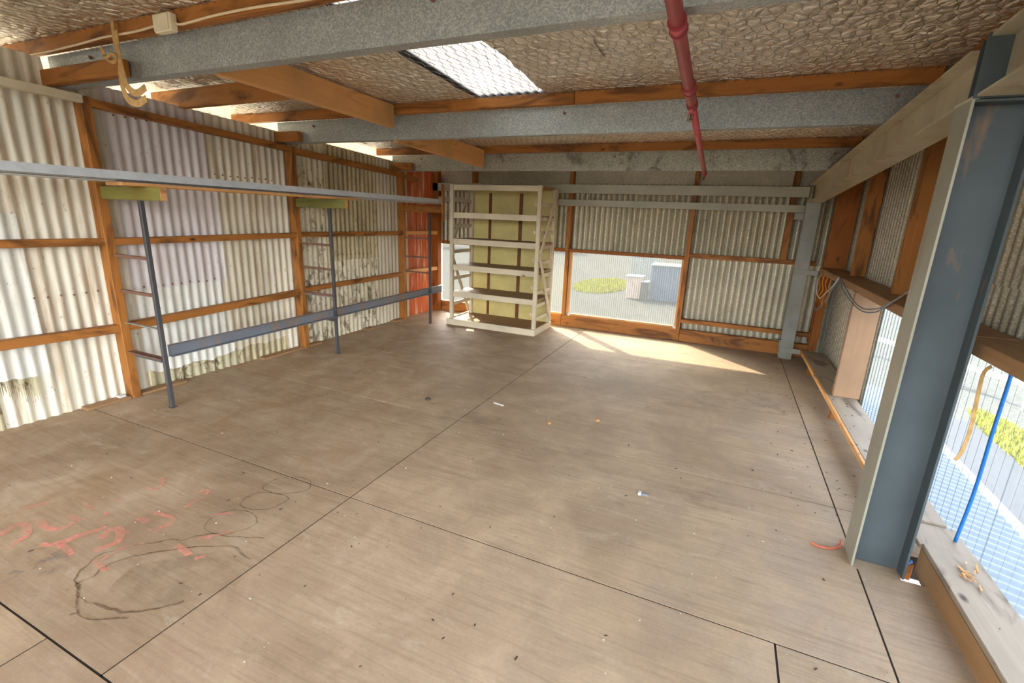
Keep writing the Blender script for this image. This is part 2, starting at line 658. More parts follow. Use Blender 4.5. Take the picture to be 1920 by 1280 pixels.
def corr(bm, axis, u0, u1, z0, z1, pos, pitch=.076, amp=.009, jag=0., topf=None, tilt=0., seg=8, bow=0.):
    """one sheet of corrugated iron standing up; axis = direction of its width"""
    n = max(2, int((u1 - u0) / pitch * seg))
    m = 6
    sd = random.random() * 50
    rows = []
    for i in range(n + 1):
        u = u0 + (u1 - u0) * i / n
        d = amp * math.sin(2 * PI * u / pitch)
        zt = topf(u) if topf else z1
        zb = z0 + (jag * (noise.noise(Vector((u * 3, sd, 0))) * .8 + .4 * noise.noise(Vector((u * 13, sd, 3)))) if jag else 0)
        r = []
        for j in range(m + 1):
            t = j / m
            z = zb + (zt - zb) * t
            dd = d + tilt * (1 - t) + bow * noise.noise(Vector((u * 1.2, z * 1.3, sd)))
            r.append(bm.verts.new((u, pos + dd, z) if axis == 'x' else (pos + dd, u, z)))
        rows.append(r)
    for i in range(n):
        for j in range(m):
            f = bm.faces.new((rows[i][j], rows[i + 1][j], rows[i + 1][j + 1], rows[i][j + 1]))
            f.smooth = True
    return bm


def zf(y):       # foil underside of the low roof
    return 2.688 - .052 * y


# ------------------------------------------------------------------ floor
XL, XR, YB, YF = -4.30, 1.24, 6.70, -2.4
fl = struct('floor', (0, 0, 0), 'dusty plywood floor of large sheets with straight joints')
bx('subfloor', DARKGAP, fl, -4.46, .945, YF, 6.9, -.16, -.0215, 0)
bx('subfloor', DARKGAP, fl, .945, 1.04, YF, 2.44, -.16, -.0215, 0)
bx('subfloor', DARKGAP, fl,   .945, 1.22, 2.74, 6.9, -.16, -.0215, 0)
L0, L1, L2, L3, M0, M1 = 4.201, 2.9987, 1.7947, .601, -1.749, .7775
g = .0042


def sheet(x0, x1, y0, y1, dz=0.):
    b = new()
    dx = [random.uniform(-.0012, .0012) for _ in range(4)]
    box(b, x0 + g, x1 - g, y0 + g, y1 - g, -.021, dz * .15, 0)
    obj('plywood_sheet', b, FLOOR, fl)


ys = [YF, L3 - 1.2, L3, L2, L1, L0, 5.402, 6.78]
for i in range(len(ys) - 1):
    a, b_ = ys[i], ys[i + 1]
    mid = .38 if b_ <= L2 + .01 and a >= L3 - .01 else M1
    if b_ <= L3 + .01:
        sheet(-4.42, -2.09, a, b_, random.uniform(-.001, .001)); sheet(-2.09, .0, a, b_); sheet(.0, M1, a, b_); sheet(M1, 1.052, a, b_)
        continue
    sheet(-4.42, M0, a, b_, random.uniform(-.0015, .001))
    if mid < M1:
        sheet(M0, mid, a, b_, .001); sheet(mid, M1, a, b_, -.001); sheet(M1, 1.052, a, b_, .0005)
    else:
        sheet(M0, M1, a, b_, random.uniform(-.001, .0015))
        if a < 2.4 and b_ > 2.4:
            sheet(M1, 1.052, a, 2.456); sheet(M1, .965, 2.618, b_)
        elif a > 2.9:
            sheet(M1, 1.22, a, b_)
bx('plywood_filler', FLOOR, fl, .764, .950, 2.452, 2.530, -.021, 0, 0)
b = new()      # narrow filler sheet beyond the column
box(b, .968, 1.22, 2.72, L1 - g, -.021, 0)
obj('plywood_filler', b, FLOOR, fl)
bx('edge_joist', DARKP['x'], fl, .95, 1.06, 2.655, 2.70, -.12, -.03)


b = new()      # dirt packed into the joints
for y in ys[1:-1]:
    box(b, -4.4, .97, y - .006, y + .006, -.02, -.0032)
box(b, M0 - .006, M0 + .006, L3, 6.7, -.02, -.0032)
box(b, M1 - .006, M1 + .006, YF, 2.455, -.02, -.0032)
box(b, M1 - .006, M1 + .006, 2.62, 6.5, -.02, -.0032)
box(b, .374, .386, L3, L2, -.02, -.0032)
box(b, -2.096, -2.084, YF, L3, -.02, -.0032)
obj('joint_dirt', b, DARKGAP, fl, 'stuff')
# marks on the floor: spray paint, water rings, stains (thin films lying on the sheets)
def film_ring(name, mat, cx_, cy_, rx, ry, w, rot=0., wob=.25, arc=(0, 2 * PI), z=.0022):
    b = new()
    n = 48
    rows = []
    sd = random.random() * 99
    for i in range(n + 1):
        t = arc[0] + (arc[1] - arc[0]) * i / n
        k = 1 + wob * noise.noise(Vector((math.cos(t) * 1.5, math.sin(t) * 1.5, sd))) + wob * .3 * noise.noise(Vector((math.cos(t) * 6, math.sin(t) * 6, sd)))
        ww = w * (.7 + .6 * noise.noise(Vector((t * 3, sd, 1))))
        q = []
        for s in (0, 1):
            x, y = (rx * k + s * ww) * math.cos(t), (ry * k + s * ww) * math.sin(t)
            q.append(b.verts.new((cx_ + x * math.cos(rot) - y * math.sin(rot), cy_ + x * math.sin(rot) + y * math.cos(rot), z)))
        rows.append(q)
    for i in range(n):
        b.faces.new((rows[i][0], rows[i][1], rows[i + 1][1], rows[i + 1][0]))
    obj(name, b, mat, fl)


def film_blob(name, mat, cx_, cy_, rx, ry, rot=0., z=.0018):
    b = new()
    n = 40
    sd = random.random() * 99
    c = b.verts.new((cx_, cy_, z))
    vs = []
    for i in range(n):
        t = 2 * PI * i / n
        k = 1 + .35 * noise.noise(Vector((math.cos(t) * 1.4, math.sin(t) * 1.4, sd)))
        x, y = rx * k * math.cos(t), ry * k * math.sin(t)
        vs.append(b.verts.new((cx_ + x * math.cos(rot) - y * math.sin(rot), cy_ + x * math.sin(rot) + y * math.cos(rot), z)))
    for i in range(n):
        b.faces.new((c, vs[i], vs[(i + 1) % n]))
    obj(name, b, mat, fl)


def film_stroke(name, mat, pts, w, z=.0026):
    b = new()
    P = smooth_path([(x, y, z) for x, y in pts], 6)
    rows = []
    for i, p in enumerate(P):
        d = (P[min(i + 1, len(P) - 1)] - P[max(i - 1, 0)]).normalized()
        s = Vector((-d.y, d.x, 0)) * w / 2 * (1 + .3 * noise.noise(p * 9))
        rows.append((b.verts.new(p - s), b.verts.new(p + s)))
    for i in range(len(rows) - 1):
        b.faces.new((rows[i][0], rows[i][1], rows[i + 1][1], rows[i + 1][0]))
    obj(name, b, mat, fl)


# faded letters, drawn as loose strokes
film_stroke('paint_mark', PINK, [[-2.975,0.787],[-3.008,0.837],[-2.995,0.881],[-2.888,0.854],[-2.852,0.807],[-2.833,0.755]], 0.03)
film_stroke('paint_mark', PINK, [[-2.965,0.93],[-2.876,0.915],[-2.801,0.935],[-2.793,0.995],[-2.806,1.028]], 0.035)
film_stroke('paint_mark', PINK, [[-2.892,1.018],[-2.8385,1.0135],[-2.785,1.009]], 0.03)
film_stroke('paint_mark', PINK, [[-2.735,0.838],[-2.68,0.874],[-2.66,0.936],[-2.619,1.047]], 0.035)
film_stroke('paint_mark', PINK, [[-2.67,0.879],[-2.594,0.877],[-2.527,0.863]], 0.03)
film_stroke('paint_mark', PINK, [[-2.542,0.987],[-2.576,1.037],[-2.541,1.064],[-2.452,1.012],[-2.457,0.967],[-2.477,0.924]], 0.035)
film_stroke('paint_mark', PINK, [[-2.498,1.054],[-2.4925,1.0685],[-2.487,1.083]], 0.03)
film_stroke('paint_mark', PINK, [[-2.569,1.15],[-2.504,1.164],[-2.509,1.142]], 0.03)
film_stroke('paint_mark', PINK, [[-2.567,1.212],[-2.485,1.229],[-2.406,1.235],[-2.372,1.189],[-2.396,1.153]], 0.025)
film_stroke('paint_mark', PINK, [[-2.42,1.117],[-2.396,1.134],[-2.372,1.151]], 0.03)
film_stroke('paint_mark', PINK, [[-2.45,1.316],[-2.458,1.377],[-2.466,1.442],[-2.493,1.475],[-2.534,1.442]], 0.022)
film_stroke('paint_mark', PINK, [[-2.844,1.34],[-2.759,1.347],[-2.777,1.4],[-2.853,1.444]], 0.018)
film_stroke('paint_mark', PINK, [[-2.147,1.19],[-2.099,1.237],[-2.057,1.304]], 0.02)
film_stroke('paint_mark', PINK, [[-2.19,1.117],[-2.121,1.11],[-2.071,1.103]], 0.03)
film_stroke('paint_mark', PINK, [[-2.022,1.097],[-2.0095,1.113],[-1.997,1.129]], 0.022)
film_stroke('paint_mark', PINK, [[-2.825,1.185],[-2.8205,1.2015],[-2.816,1.218]], 0.025)
film_stroke('paint_mark', PINK, [[-2.742,1.096],[-2.738,1.1055000000000001],[-2.734,1.115]], 0.03)
film_stroke('paint_mark', PINK, [[-2.351,1.55],[-2.3445,1.5535],[-2.338,1.557]], 0.02)
film_stroke('paint_mark', PINK, [[-2.324,1.436],[-2.3185000000000002,1.4475],[-2.313,1.459]], 0.015)
film_stroke('paint_mark', PINK, [[-2.93,1.103],[-2.885,1.0995],[-2.84,1.096]], 0.02)
film_stroke('paint_mark', PINK, [[-3.155,0.932],[-3.1345,0.9775],[-3.114,1.023]], 0.018)
film_stroke('paint_mark', PINK, [[-2.409,0.892],[-2.301,0.88],[-2.296,0.894]], 0.02)
film_stroke('paint_mark', PINK, [[-2.259,1.346],[-2.2175000000000002,1.3755000000000002],[-2.176,1.405]], 0.015)
film_stroke('paint_mark', PINK, [[-2.371,0.904],[-2.384,0.984],[-2.336,1.059]], 0.015)
film_stroke('paint_mark', BLUEMARK, [[-2.638,0.667],[-2.6029999999999998,0.6795],[-2.568,0.692]], 0.08)
film_stroke('paint_mark', BLUEMARK, [[-2.591,0.762],[-2.572,0.791],[-2.583,0.823]], 0.06)
film_stroke('paint_mark', BLUEMARK, [[-2.51,0.739],[-2.482,0.781],[-2.521,0.835],[-2.615,0.846]], 0.04)
film_ring('water_ring', RING, -2.02, .98, .30, .17, .012, .55, .3, (.4, 5.2))
film_ring('water_ring', RING, -2.02, 1.02, .40, .25, .010, .55, .25, (.8, 4.6))
film_ring('water_ring', RING, -2.15, 1.72, .13, .085, .007, .4, .15)
film_ring('water_ring', RING, -2.14, 1.55, .12, .08, .006, .4, .2)
film_ring('water_ring', RING, -2.12, 1.35, .13, .09, .006, .3, .2)
film_blob('damp_patch', DAMP, -1.98, .98, .26, .15, .5)
film_blob('damp_patch', OILM, .05, 2.72, .22, .10, -.3)
film_blob('damp_patch', OILM, -1.75, 3.05, .3, .12, .2)
film_blob('damp_patch', OILM, .35, 4.6, .5, .25, .2)

# ------------------------------------------------------------------ left wall
def ltop(y):
    return 2.475 - .040 * y + (.085 if y < 1.93 else 0)


wl = struct('wall_left', (XL, 2.2, 0), 'left wall of old painted corrugated iron on timber posts and rails')
XS = -4.405


def lsheet(y0, y1, z0, z1, mat, off=0., jag=0., bow=.004, top=False):
    b = corr(new(), 'y', y0, y1, z0, z1, XS + off, jag=jag, bow=bow, topf=ltop if top else None)
    return obj('corrugated_sheet', b, mat, wl)


lsheet(YF, -.9, -.1, 2.5, CREAM, 0, 0, .004, True)
lsheet(-.95, .55, -.1, 2.5, CREAM2, .004, 0, .004, True)
lsheet(.5, 1.36, .95, 2.5, CREAM, .0, .0, .004, True)
lsheet(.5, 1.62, .34, 1.46, WHITEI, .012, .03, .004)
lsheet(.5, 1.545, -.1, .40, DIRTY, .004, .0, .008)
lsheet(1.33, 2.14, -.1, 2.5, CREAM, .004, 0, .004, True)
lsheet(2.06, 2.262, -.1, 2.5, CREAM2, .002, 0, .003, True)
lsheet(2.22, 3.05, .86, 2.5, LILAC, .010, .012, .004, True)
lsheet(2.235, 3.05, .14, .92, WHITEI, .004, .06, .006)
lsheet(2.25, 3.15, -.1, .30, DIRTY, -.006, 0, .006)
lsheet(3.0, 3.72, 1.80, 2.5, CREAM2, .012, .012, .003, True)
lsheet(3.0, 3.72, .17, 1.84, CREAM2, .004, .08, .004)
lsheet(3.05, 3.75, -.1, .42, OLIVE, -.006, 0, .004)
lsheet(3.685, 3.91, -.1, 2.5, CREAM, .008, 0, .003, True)
lsheet(3.86, 4.44, -.1, 2.5, PEEL, .0, 0, .005, True)
lsheet(4.40, 5.30, .95, 2.5, OLIVE, .008, .01, .005, True)
lsheet(4.40, 5.30, -.1, 1.0, PEEL, .0, 0, .005)
lsheet(5.25, 6.02, -.1, 2.5, CREAM2, .004, 0, .004, True)
lsheet(5.98, 6.84, -.1, 2.5, RUSTY, .010, 0, .004, True)

# posts (100 deep, 50 wide) and rails between them
PY = [(.28, .33), (2.055, 2.118), (3.835, 3.893), (5.71, 5.768)]
XF = -4.283
for i, (a, c) in enumerate(PY):
    zt = [2.34, 2.275, 2.19, 2.115][i]
    m = PINE['z'] if i != 2 else BOARD['z']
    o = bx('post', m if i != 2 else PINE['z'], wl, XF - .10, XF, a, c, 0, zt)
bx('corner_post', DARKP['z'], wl, -4.38, -4.275, 6.60, 6.70, 0, 2.30)


def lrail(y0, y1, za, zb, h=.052, depth=.075, mat=None, x=None):
    x1 = XF - .004 if x is None else x
    b = bar(new(), (x1 - depth / 2, y0, za - h / 2), (x1 - depth / 2, y1, zb - h / 2), depth, h, (0, 0, 1), .003)
    return obj('rail', b, mat or PINE['y'], wl)


lrail(.33, 2.055, 1.302, 1.290)
lrail(.33, 2.055, .668, .622, .062)
lrail(.33, 2.052, 2.325, 2.275, .055, .06, WHITEW['y'], -4.245)
lrail(YF, .28, 1.30, 1.30); lrail(YF, .28, .65, .65); lrail(YF, .28, 2.42, 2.33, .055, .06, WHITEW['y'], -4.245)
lrail(2.118, 3.835, 1.289, 1.308)
lrail(2.118, 3.835, .625, .685, .062)
lrail(2.118, 3.835, 2.268, 2.188, .054)
lrail(3.893, 5.71, 1.312, 1.302)
lrail(3.893, 5.71, .70, .715)
lrail(3.893, 5.71, 2.180, 2.107, .062)
lrail(5.768, 6.60, 1.305, 1.30, .055, .075, PALE['y'])
lrail(5.768, 6.60, .74, .73, .055, .075, PALE['y'])
lrail(5.768, 6.10, 2.092, 2.052, .05, .07)
for y0, y1 in ((2.13, 2.50), (3.30, 3.83), (3.90, 4.10), (4.9, 5.05), (5.5, 5.7), (1.75, 2.05)):
    bx('bottom_plate', BROWNW['y'], wl, -4.385, -4.30 + random.uniform(0, .015), y0, y1, 0, .022)
b = new()
for z, (y0, y1) in ((.885, (2.32, 3.0)), (.885, (1.62, 2.02)), (1.835, (3.05, 3.68)), (1.02, (4.45, 5.2)), (2.2, (2.3, 3.6))):
    y = y0
    while y < y1:
        bmesh.ops.create_cone(b, segments=7, radius1=.009, radius2=.003, depth=.012, cap_ends=True,
                              matrix=Matrix.Translation((XS + .022, y, z + random.uniform(-.006, .006))) @ Matrix.Rotation(PI / 2, 4, 'Y'))
        y += .076
obj('nail_heads', b, RUST, wl, 'stuff')
bx('loose_tin_flap', PIPEST2, wl, -4.375, -4.325, 1.98, 2.03, .0, .035)

# ------------------------------------------------------------------ back wall
wb = struct('wall_back', (-1.5, 6.8, 0), 'back wall of corrugated iron and clear plastic windows on orange studs')
YS = 6.812
PLT = .165
for x0, x1 in ((-4.275, -2.155), (-2.155, -.45), (-.45, 1.10)):
    b = box(new(), x0 + .004, x1, 6.70, 6.775, 0, PLT, .004)
    obj('bottom_plate', b, PINE['x'], wb)
bx('window_stop', PALE['x'], wb, -2.03, -.55, 6.73, 6.785, PLT, PLT + .028)
bx('window_stop', PALE['x'], wb, -3.62, -2.16, 6.73, 6.785, PLT, PLT + .02)
STUDS = [(-3.72, -3.665), (-2.155, -2.10), (-.505, -.45)]
for x0, x1 in STUDS:
    bx('stud', PINE['z'], wb, x0, x1, 6.70, 6.79, PLT, 2.33)
bx('stud', PINE['z'], wb, .60, .665, 6.71, 6.79, 1.17, 2.33)
bx('stud', DARKP['z'], wb, 1.06, 1.14, 6.68, 6.76, .2, 1.0)
for x0, x1 in ((-4.275, -3.72), (-3.665, -2.155), (-2.10, -.505)):
    bx('rail', DARKP['x'], wb, x0, x1, 6.705, 6.785, 1.10, 1.145)
bx('rail', PINE['x'], wb, -.45, .98, 6.705, 6.785, 1.13, 1.185)
bx('rail', PINE['x'], wb, -.45, 1.15, 6.705, 6.785, .255, .31)


def bsheet(x0, x1, z0, z1, mat, off=0.):
    obj('corrugated_sheet', corr(new(), 'x', x0, x1, z0, z1, YS + off, bow=.003), mat, wb)


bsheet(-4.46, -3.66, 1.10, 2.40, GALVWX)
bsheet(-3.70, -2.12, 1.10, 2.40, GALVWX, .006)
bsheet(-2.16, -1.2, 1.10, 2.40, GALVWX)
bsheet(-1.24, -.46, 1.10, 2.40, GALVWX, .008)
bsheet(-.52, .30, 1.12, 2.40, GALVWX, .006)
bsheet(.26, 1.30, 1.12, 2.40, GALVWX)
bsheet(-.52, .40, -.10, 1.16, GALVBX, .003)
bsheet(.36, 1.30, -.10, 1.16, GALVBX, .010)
bx('under_sill_board', DARKGAP, wb, -4.46, -.46, 6.80, 6.83, -.12, .15, 0)
bx('eave_flashing', GALVE, wb, -4.46, 1.26, 6.795, 6.80, 2.05, 2.36, 0)
for n, (x0, x1) in enumerate(((-4.275, -3.70), (-3.685, -2.13), (-2.125, -.48))):
    w_ = struct('window_%d' % (n + 1), ((x0 + x1) / 2, YS, .15), ['narrow clear plastic window in the far left corner', 'clear plastic window behind the white shelf unit', 'largest clear plastic window, to the right of the shelf unit'][n])
    b = new()
    box(b, x0 - .04, x1 + .04, YS - .012, YS - .009, .10, 1.14, 0)
    obj('pane', b, PANE, w_)
    if n == 2:
        bx('window_stop', PALE['z'], w_, -.535, -.508, 6.735, 6.785, PLT + .03, 1.10)
        bx('window_stop', PALE['z'], w_, -2.098, -2.06, 6.735, 6.785, PLT + .03, 1.10)

# ------------------------------------------------------------------ right wall
wr = struct('wall_right', (XR, 3, 0), 'right wall of zinc and clear corrugated sheets above and below a timber ledge')


def rsheet(y0, y1, z0, z1, mat, off=0., pitch=.076, amp=.009):
    if mat is CLEARCORR:
        amp = .0078
    return obj('clear_sheet' if mat is CLEARCORR else 'corrugated_sheet', corr(new(), 'y', y0, y1, z0, z1, XR + .012 + off, pitch, amp), mat, wr)


rsheet(1.15, 2.62, 1.33, 2.62, GALVBY); rsheet(1.15, 2.62, 1.06, 1.36, GALVBY, .008)  # unseen wall above the ledge nearer the camera left open to admit light
for y0, y1 in ((YF, -.2), (-.2, 1.2), (1.2, 2.597)):
    rsheet(y0, y1, -.06, 1.12, CLEARCORR, 0, .076)
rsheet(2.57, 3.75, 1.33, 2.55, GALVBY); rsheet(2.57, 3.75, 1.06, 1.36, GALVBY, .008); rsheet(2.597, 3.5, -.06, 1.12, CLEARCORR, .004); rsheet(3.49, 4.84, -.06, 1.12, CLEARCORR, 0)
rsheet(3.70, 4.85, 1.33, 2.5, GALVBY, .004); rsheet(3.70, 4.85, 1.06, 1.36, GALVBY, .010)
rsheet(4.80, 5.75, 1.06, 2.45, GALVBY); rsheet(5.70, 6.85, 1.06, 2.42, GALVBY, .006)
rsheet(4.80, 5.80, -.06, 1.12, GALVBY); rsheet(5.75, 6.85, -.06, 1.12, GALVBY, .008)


def rtop(y):
    return 2.47 - .05 * y + .06


for y, wdt, xin, m in ((6.42, .045, 1.02, DARKP), (5.55, .05, 1.12, PINE), (4.17, .05, 1.11, PINE), (2.2, .05, 1.12, PINE), (.6, .05, 1.12, PINE), (-1., .05, 1.12, PINE)):
    bx('stud', m['z'], wr, xin, XR - .004, y, y + wdt, 1.135, rtop(y))
bx('wide_stud', BOARD['z'], wr, 1.03, 1.225, 4.79, 4.838, .135, 1.072)
bx('stud', DARKP['z'], wr, 1.05, 1.13, 6.50, 6.56, .14, 1.072)
bx('wall_plate', PINE['y'], wr, 1.0, 1.06, YF, 2.3, 2.44, 2.56)
b = bar(new(), (1.03, 2.3, 2.505), (1.03, 6.7, 2.276), .06, .09)
obj('wall_plate', b, PINE['y'], wr)

# ------------------------------------------------------------------ ceiling
ce = struct('ceiling', (-1.6, 3, 2.5), 'low roof lined with wrinkled silver foil held by wire netting')
PURY = [.08, 1.90, 3.72, 5.55]


def foil(x0, x1, y0, y1, edge=0.):
    b = new()
    st = .032
    nx, ny = max(2, int((x1 - x0) / st)), max(2, int((y1 - y0) / st))
    sd = random.random() * 30
    rows = []
    for i in range(nx + 1):
        r = []
        for j in range(ny + 1):
            x = x0 + (x1 - x0) * i / nx
            y = y0 + (y1 - y0) * j / ny
            t = ((y - .08) / 1.82) % 1.0
            sag = -.028 * math.sin(PI * t)
            w1 = noise.noise(Vector((x * 6, y * 2.2, sd))) * .016
            w2 = noise.noise(Vector((x * 17, y * 13, sd + 3))) * .010
            near = min(1, 6 * min(t, 1 - t))
            zz = zf(y) + (sag + (w1 + w2) * (.1 + .9 * near))
            if edge and i == 0:
                x += edge * (noise.noise(Vector((y * 5, sd, 9))) + (.8 if 2.75 < y < 2.95 else 0))
            r.append(b.verts.new((x, y, zz)))
        rows.append(r)
    for i in range(nx):
        for j in range(ny):
            f = b.faces.new((rows[i][j], rows[i][j + 1], rows[i + 1][j + 1], rows[i + 1][j]))
            f.smooth = True
    obj('foil_sheet', b, FOIL, ce)


YK = 1.2
for x0, x1 in ((-5.0, -4.42), (-4.43, -3.22), (-3.23, -2.04), (-.83, .38), (.37, 1.34)):
    foil(x0, x1, YK, 6.9)
foil(-2.05, -1.42, YK, 1.95)
foil(-2.05, -1.42, 3.76, 6.9)
foil(-1.43, -.82, YK, 6.9, .035)
for x0, x1 in ((-5.7, 1.34),):
    foil(x0, x1, YF, YK + .02)
b = new()
rows = []
for i in range(17):
    f_ = i / 16
    rows.append([b.verts.new((-4.99 - .62 * f_ + .02 * noise.noise(Vector((i * .4, j * .3, 5))), YK + (6.9 - YK) * j / 90, zf(YK + (6.9 - YK) * j / 90) - .42 * f_ ** 1.5 + .02 * noise.noise(Vector((i * .5, j * .4, 1))))) for j in range(91)])
for i in range(16):
    for j in range(90):
        f = b.faces.new((rows[i][j], rows[i][j + 1], rows[i + 1][j + 1], rows[i + 1][j])); f.smooth = True
obj('eave_foil', b, FOIL, ce)
# roof skin over the foil (keeps the daylight out)
for x0, x1, y0, y1 in ((-5.75, -2.10, YK, 7.0), (-1.32, 1.4, YK, 7.0), (-2.10, -1.32, YK, 1.85), (-2.10, -1.32, 3.86, 7.0), (-5.75, 1.4, YF, YK)):
    b = new()
    vs = [b.verts.new((x, y, zf(y) + .075)) for x, y in ((x0, y0), (x1, y0), (x1, y1), (x0, y1))]
    b.faces.new(vs)
    obj('roof_sheet', b, GALVB, ce)


def skylight(name, x0, x1, y0, y1, label):
    skl = struct(name, ((x0 + x1) / 2, (y0 + y1) / 2, 2.6), label)
    b = new()
    n = int((x1 - x0) / .076 * 8)
    rows = []
    for i in range(n + 1):
        x = x0 + (x1 - x0) * i / n
        rows.append([b.verts.new((x, y0 + (y1 - y0) * q / 3, zf(y0 + (y1 - y0) * q / 3) + .05 + .008 * math.sin(2 * PI * x / .076))) for q in range(4)])
    for i in range(n):
        for j in range(3):
            f = b.faces.new((rows[i][j], rows[i + 1][j], rows[i + 1][j + 1], rows[i][j + 1])); f.smooth = True
    obj('pane', b, SKYL, skl)


skylight('skylight_1', -2.16, -1.24, 1.75, 3.92, 'bright milky plastic skylight panel in the foil ceiling')
#skylight('skylight_2', -4.25, -2.25, YF, YK, 'milky plastic roof panels over the bay behind the camera')
#skylight('skylight_3', -1.95, .05, YF, YK, 'milky plastic roof panels over the bay behind the camera, right side')
# wire netting: hexagons of thin wire
b = new()
hw = .066
r_ = .0013


def wire(p, q, r_=r_):
    d = (q - p).normalized()
    s = d.cross(Vector((0, 0, 1))).normalized() * r_
    u = Vector((0, 0, r_))
    a = [b.verts.new(p + s), b.verts.new(p - s), b.verts.new(p + u)]
    c = [b.verts.new(q + s), b.verts.new(q - s), b.verts.new(q + u)]
    for i in range(3):
        j = (i + 1) % 3
        b.faces.new((a[i], a[j], c[j], c[i]))


def zn(x, y):
    t = ((y - .08) / 1.82) % 1.0
    return zf(y) - .016 - .028 * math.sin(PI * t)


nxh = int((1.1 + 4.5) / hw)
dy = .043
y0n = 1.2
for j in range(int((6.6 - y0n) / (dy * 2 + .0))):
    for i in range(nxh):
        x = -4.5 + i * hw + (hw / 2 if j % 2 else 0)
        y = y0n + j * (dy * 2)
        jit = lambda: random.uniform(-.008, .008)
        c0 = Vector((x + jit(), y + jit(), zn(x, y)))
        c1 = Vector((x + jit(), y + dy * 1.1, zn(x, y + dy * 1.1)))
        wire(c0, c1, .0027)
        y2 = y + dy * 2
        wire(c1, Vector((x + hw / 2, y2, zn(x, y2))))
        wire(c1, Vector((x - hw / 2, y2, zn(x, y2))))
obj('wire_netting', b, WIRE, ce, 'stuff')

# ------------------------------------------------------------------ steel purlins with timber battens
LAB = ['galvanised steel purlin nearest the camera along the top of the picture', 'galvanised steel purlin just below the skylight, second from the camera',
       'mottled galvanised steel purlin closest to the back wall']
LABB = ['orange timber batten on the nearest purlin carrying the cream cable', '', 'thin orange timber batten on the purlin closest to the back wall']


def purlin(y, x0, x1, label, mat, packer=None):
    zb = 2.4 - .052 * y
    t = thing('steel_purlin', (x0, y, zb), label, 'purlin', 'steel roof purlins')
    b = extrude(new(), [(-s, u) for s, u in csec(.075, .2, .004, .022)], (x0, y + .075, zb), (x1, y + .075, zb))
    obj('channel', b, mat, t)
    if packer:
        bx('packer', PINE['x'], t, packer[0], packer[1], y + .006, y + .066, zb + .006, zb + .10)
    for x in (.93, .80, -1.3, -3.9):
        b = new()
        bmesh.ops.create_cone(b, segments=6, radius1=.011, radius2=.011, depth=.01, cap_ends=True, matrix=Matrix.Translation((x, y + .066, zb + .15)) @ Matrix.Rotation(PI / 2, 4, 'X'))
        obj('bolt', b, RUST, t)
    return t


purlin(.08, -4.42, 1.12, 'galvanised steel purlin overhead behind the camera', GALV)
purlin(1.90, -4.42, 1.12, LAB[0], GALV, (-4.40, -3.50))
purlin(3.72, -4.40, 1.12, LAB[1], GALV, (-4.39, -4.06))
purlin(5.55, -4.38, 1.12, LAB[2], GALV3, (-4.36, -4.02))


def batten(y, x0, x1, label, mat, hz=.088):
    zb = 2.6 - .052 * y + .001
    o = obj('timber_batten', box(new(), x0, x1, y + .008, y + .062, zb, zb + hz - .004, .003), mat)
    return tag(o, label, 'batten', 'timber battens on the purlins')


batten(.08, -5.2, 1.1, 'timber batten on the purlin behind the camera', PINE['x'])
batten(1.90, -5.2, .98, LABB[0], PINE['x'])
batten(3.72, -5.0, -1.21, 'orange timber batten under the skylight, left length on the second purlin', PINE['x'])
batten(3.72, -1.205, .985, 'orange timber batten right of the skylight, butted end to end with the left length', PINE['x'])
batten(5.55, -4.6, .985, LABB[2], PINE['x'])

# loose timbers lodged between purlins and roof
def tbeam(name, p0, p1, w, h, label, mat, cat='timber'):
    o = obj(name, bar(new(), p0, p1, w, h, (0, 0, 1), .004), mat)
    return tag(o, label, cat)


tbeam('timber_brace', (-2.888, 1.99, 2.405), (-2.888, 3.715, 2.385), .048, .19, 'deep pale timber brace running from the nearest purlin to the second purlin', PALE['y'], 'brace')
tbeam('timber_brace', (-2.938, 3.83, 2.292), (-2.938, 5.545, 2.246), .048, .205, 'deep pale timber brace running from the second purlin to the farthest purlin', PALE['y'], 'brace')
tbeam('timber_beam', (-4.75, 2.83, 2.415), (-2.92, 2.83, 2.425), .05, .145, 'dark-stained timber lodged under the foil above the left wall', STAIN['x'], 'beam')

# ------------------------------------------------------------------ rafter, column, corner post, cross beams
def rz(y):
    return 2.399 - .052 * y - .105


def rafter(y0, y1, label):
    o = obj('steel_rafter', extrude(new(), isec(.14, .21, .010, .008), (.83, y0, rz(y0)), (.83, y1, rz(y1))), STEEL2)
    return tag(o, label, 'rafter', 'steel roof rafter')


rafter(2.62, 6.68, 'grey steel rafter sloping from the tall column to the corner post')
rafter(YF, 2.455, 'grey steel rafter running from the tall column back over the camera')
t = thing('steel_column', (.857, 2.54, 0), 'tall blue-grey steel column standing on the floor at the right', 'column')
ytop = 2.055
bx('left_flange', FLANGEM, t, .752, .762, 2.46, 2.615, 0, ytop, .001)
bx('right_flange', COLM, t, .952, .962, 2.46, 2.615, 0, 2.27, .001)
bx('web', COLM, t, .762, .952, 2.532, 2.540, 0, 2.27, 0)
bx('stiffener', COLM, t, .762, .952, 2.462, 2.532, ytop - .01, ytop, .001)
bx('end_plate', COLM, t, .752, .952, 2.457, 2.467, ytop + .002, 2.275, .001)
bx('cap_weld', STEEL2, t, .750, .775, 2.46, 2.618, ytop, ytop + .012, .003)
t = thing('corner_post', (.82, 6.55, 0), 'grey steel post standing in the far right corner under the rafter', 'post')
b = extrude(new(), isec(.14, .10, .008, .007), (.822, 6.55, 0), (.822, 6.55, rz(6.55) - .106), (0, 1, 0))
obj('section', b, STEEL, t)
bx('cleat', STEEL, t, .752, .985, 6.492, 6.499, 1.035, 1.09, .001)
bx('cleat', STEEL, t, .752, .972, 6.492, 6.499, .078, .138, .001)
bx('cleat', STEEL, t, .665, .751, 6.50, 6.56, .215, .225, .001)
bx('cleat', STEEL, t, .735, .751, 6.50, 6.56, .10, .215, .001)
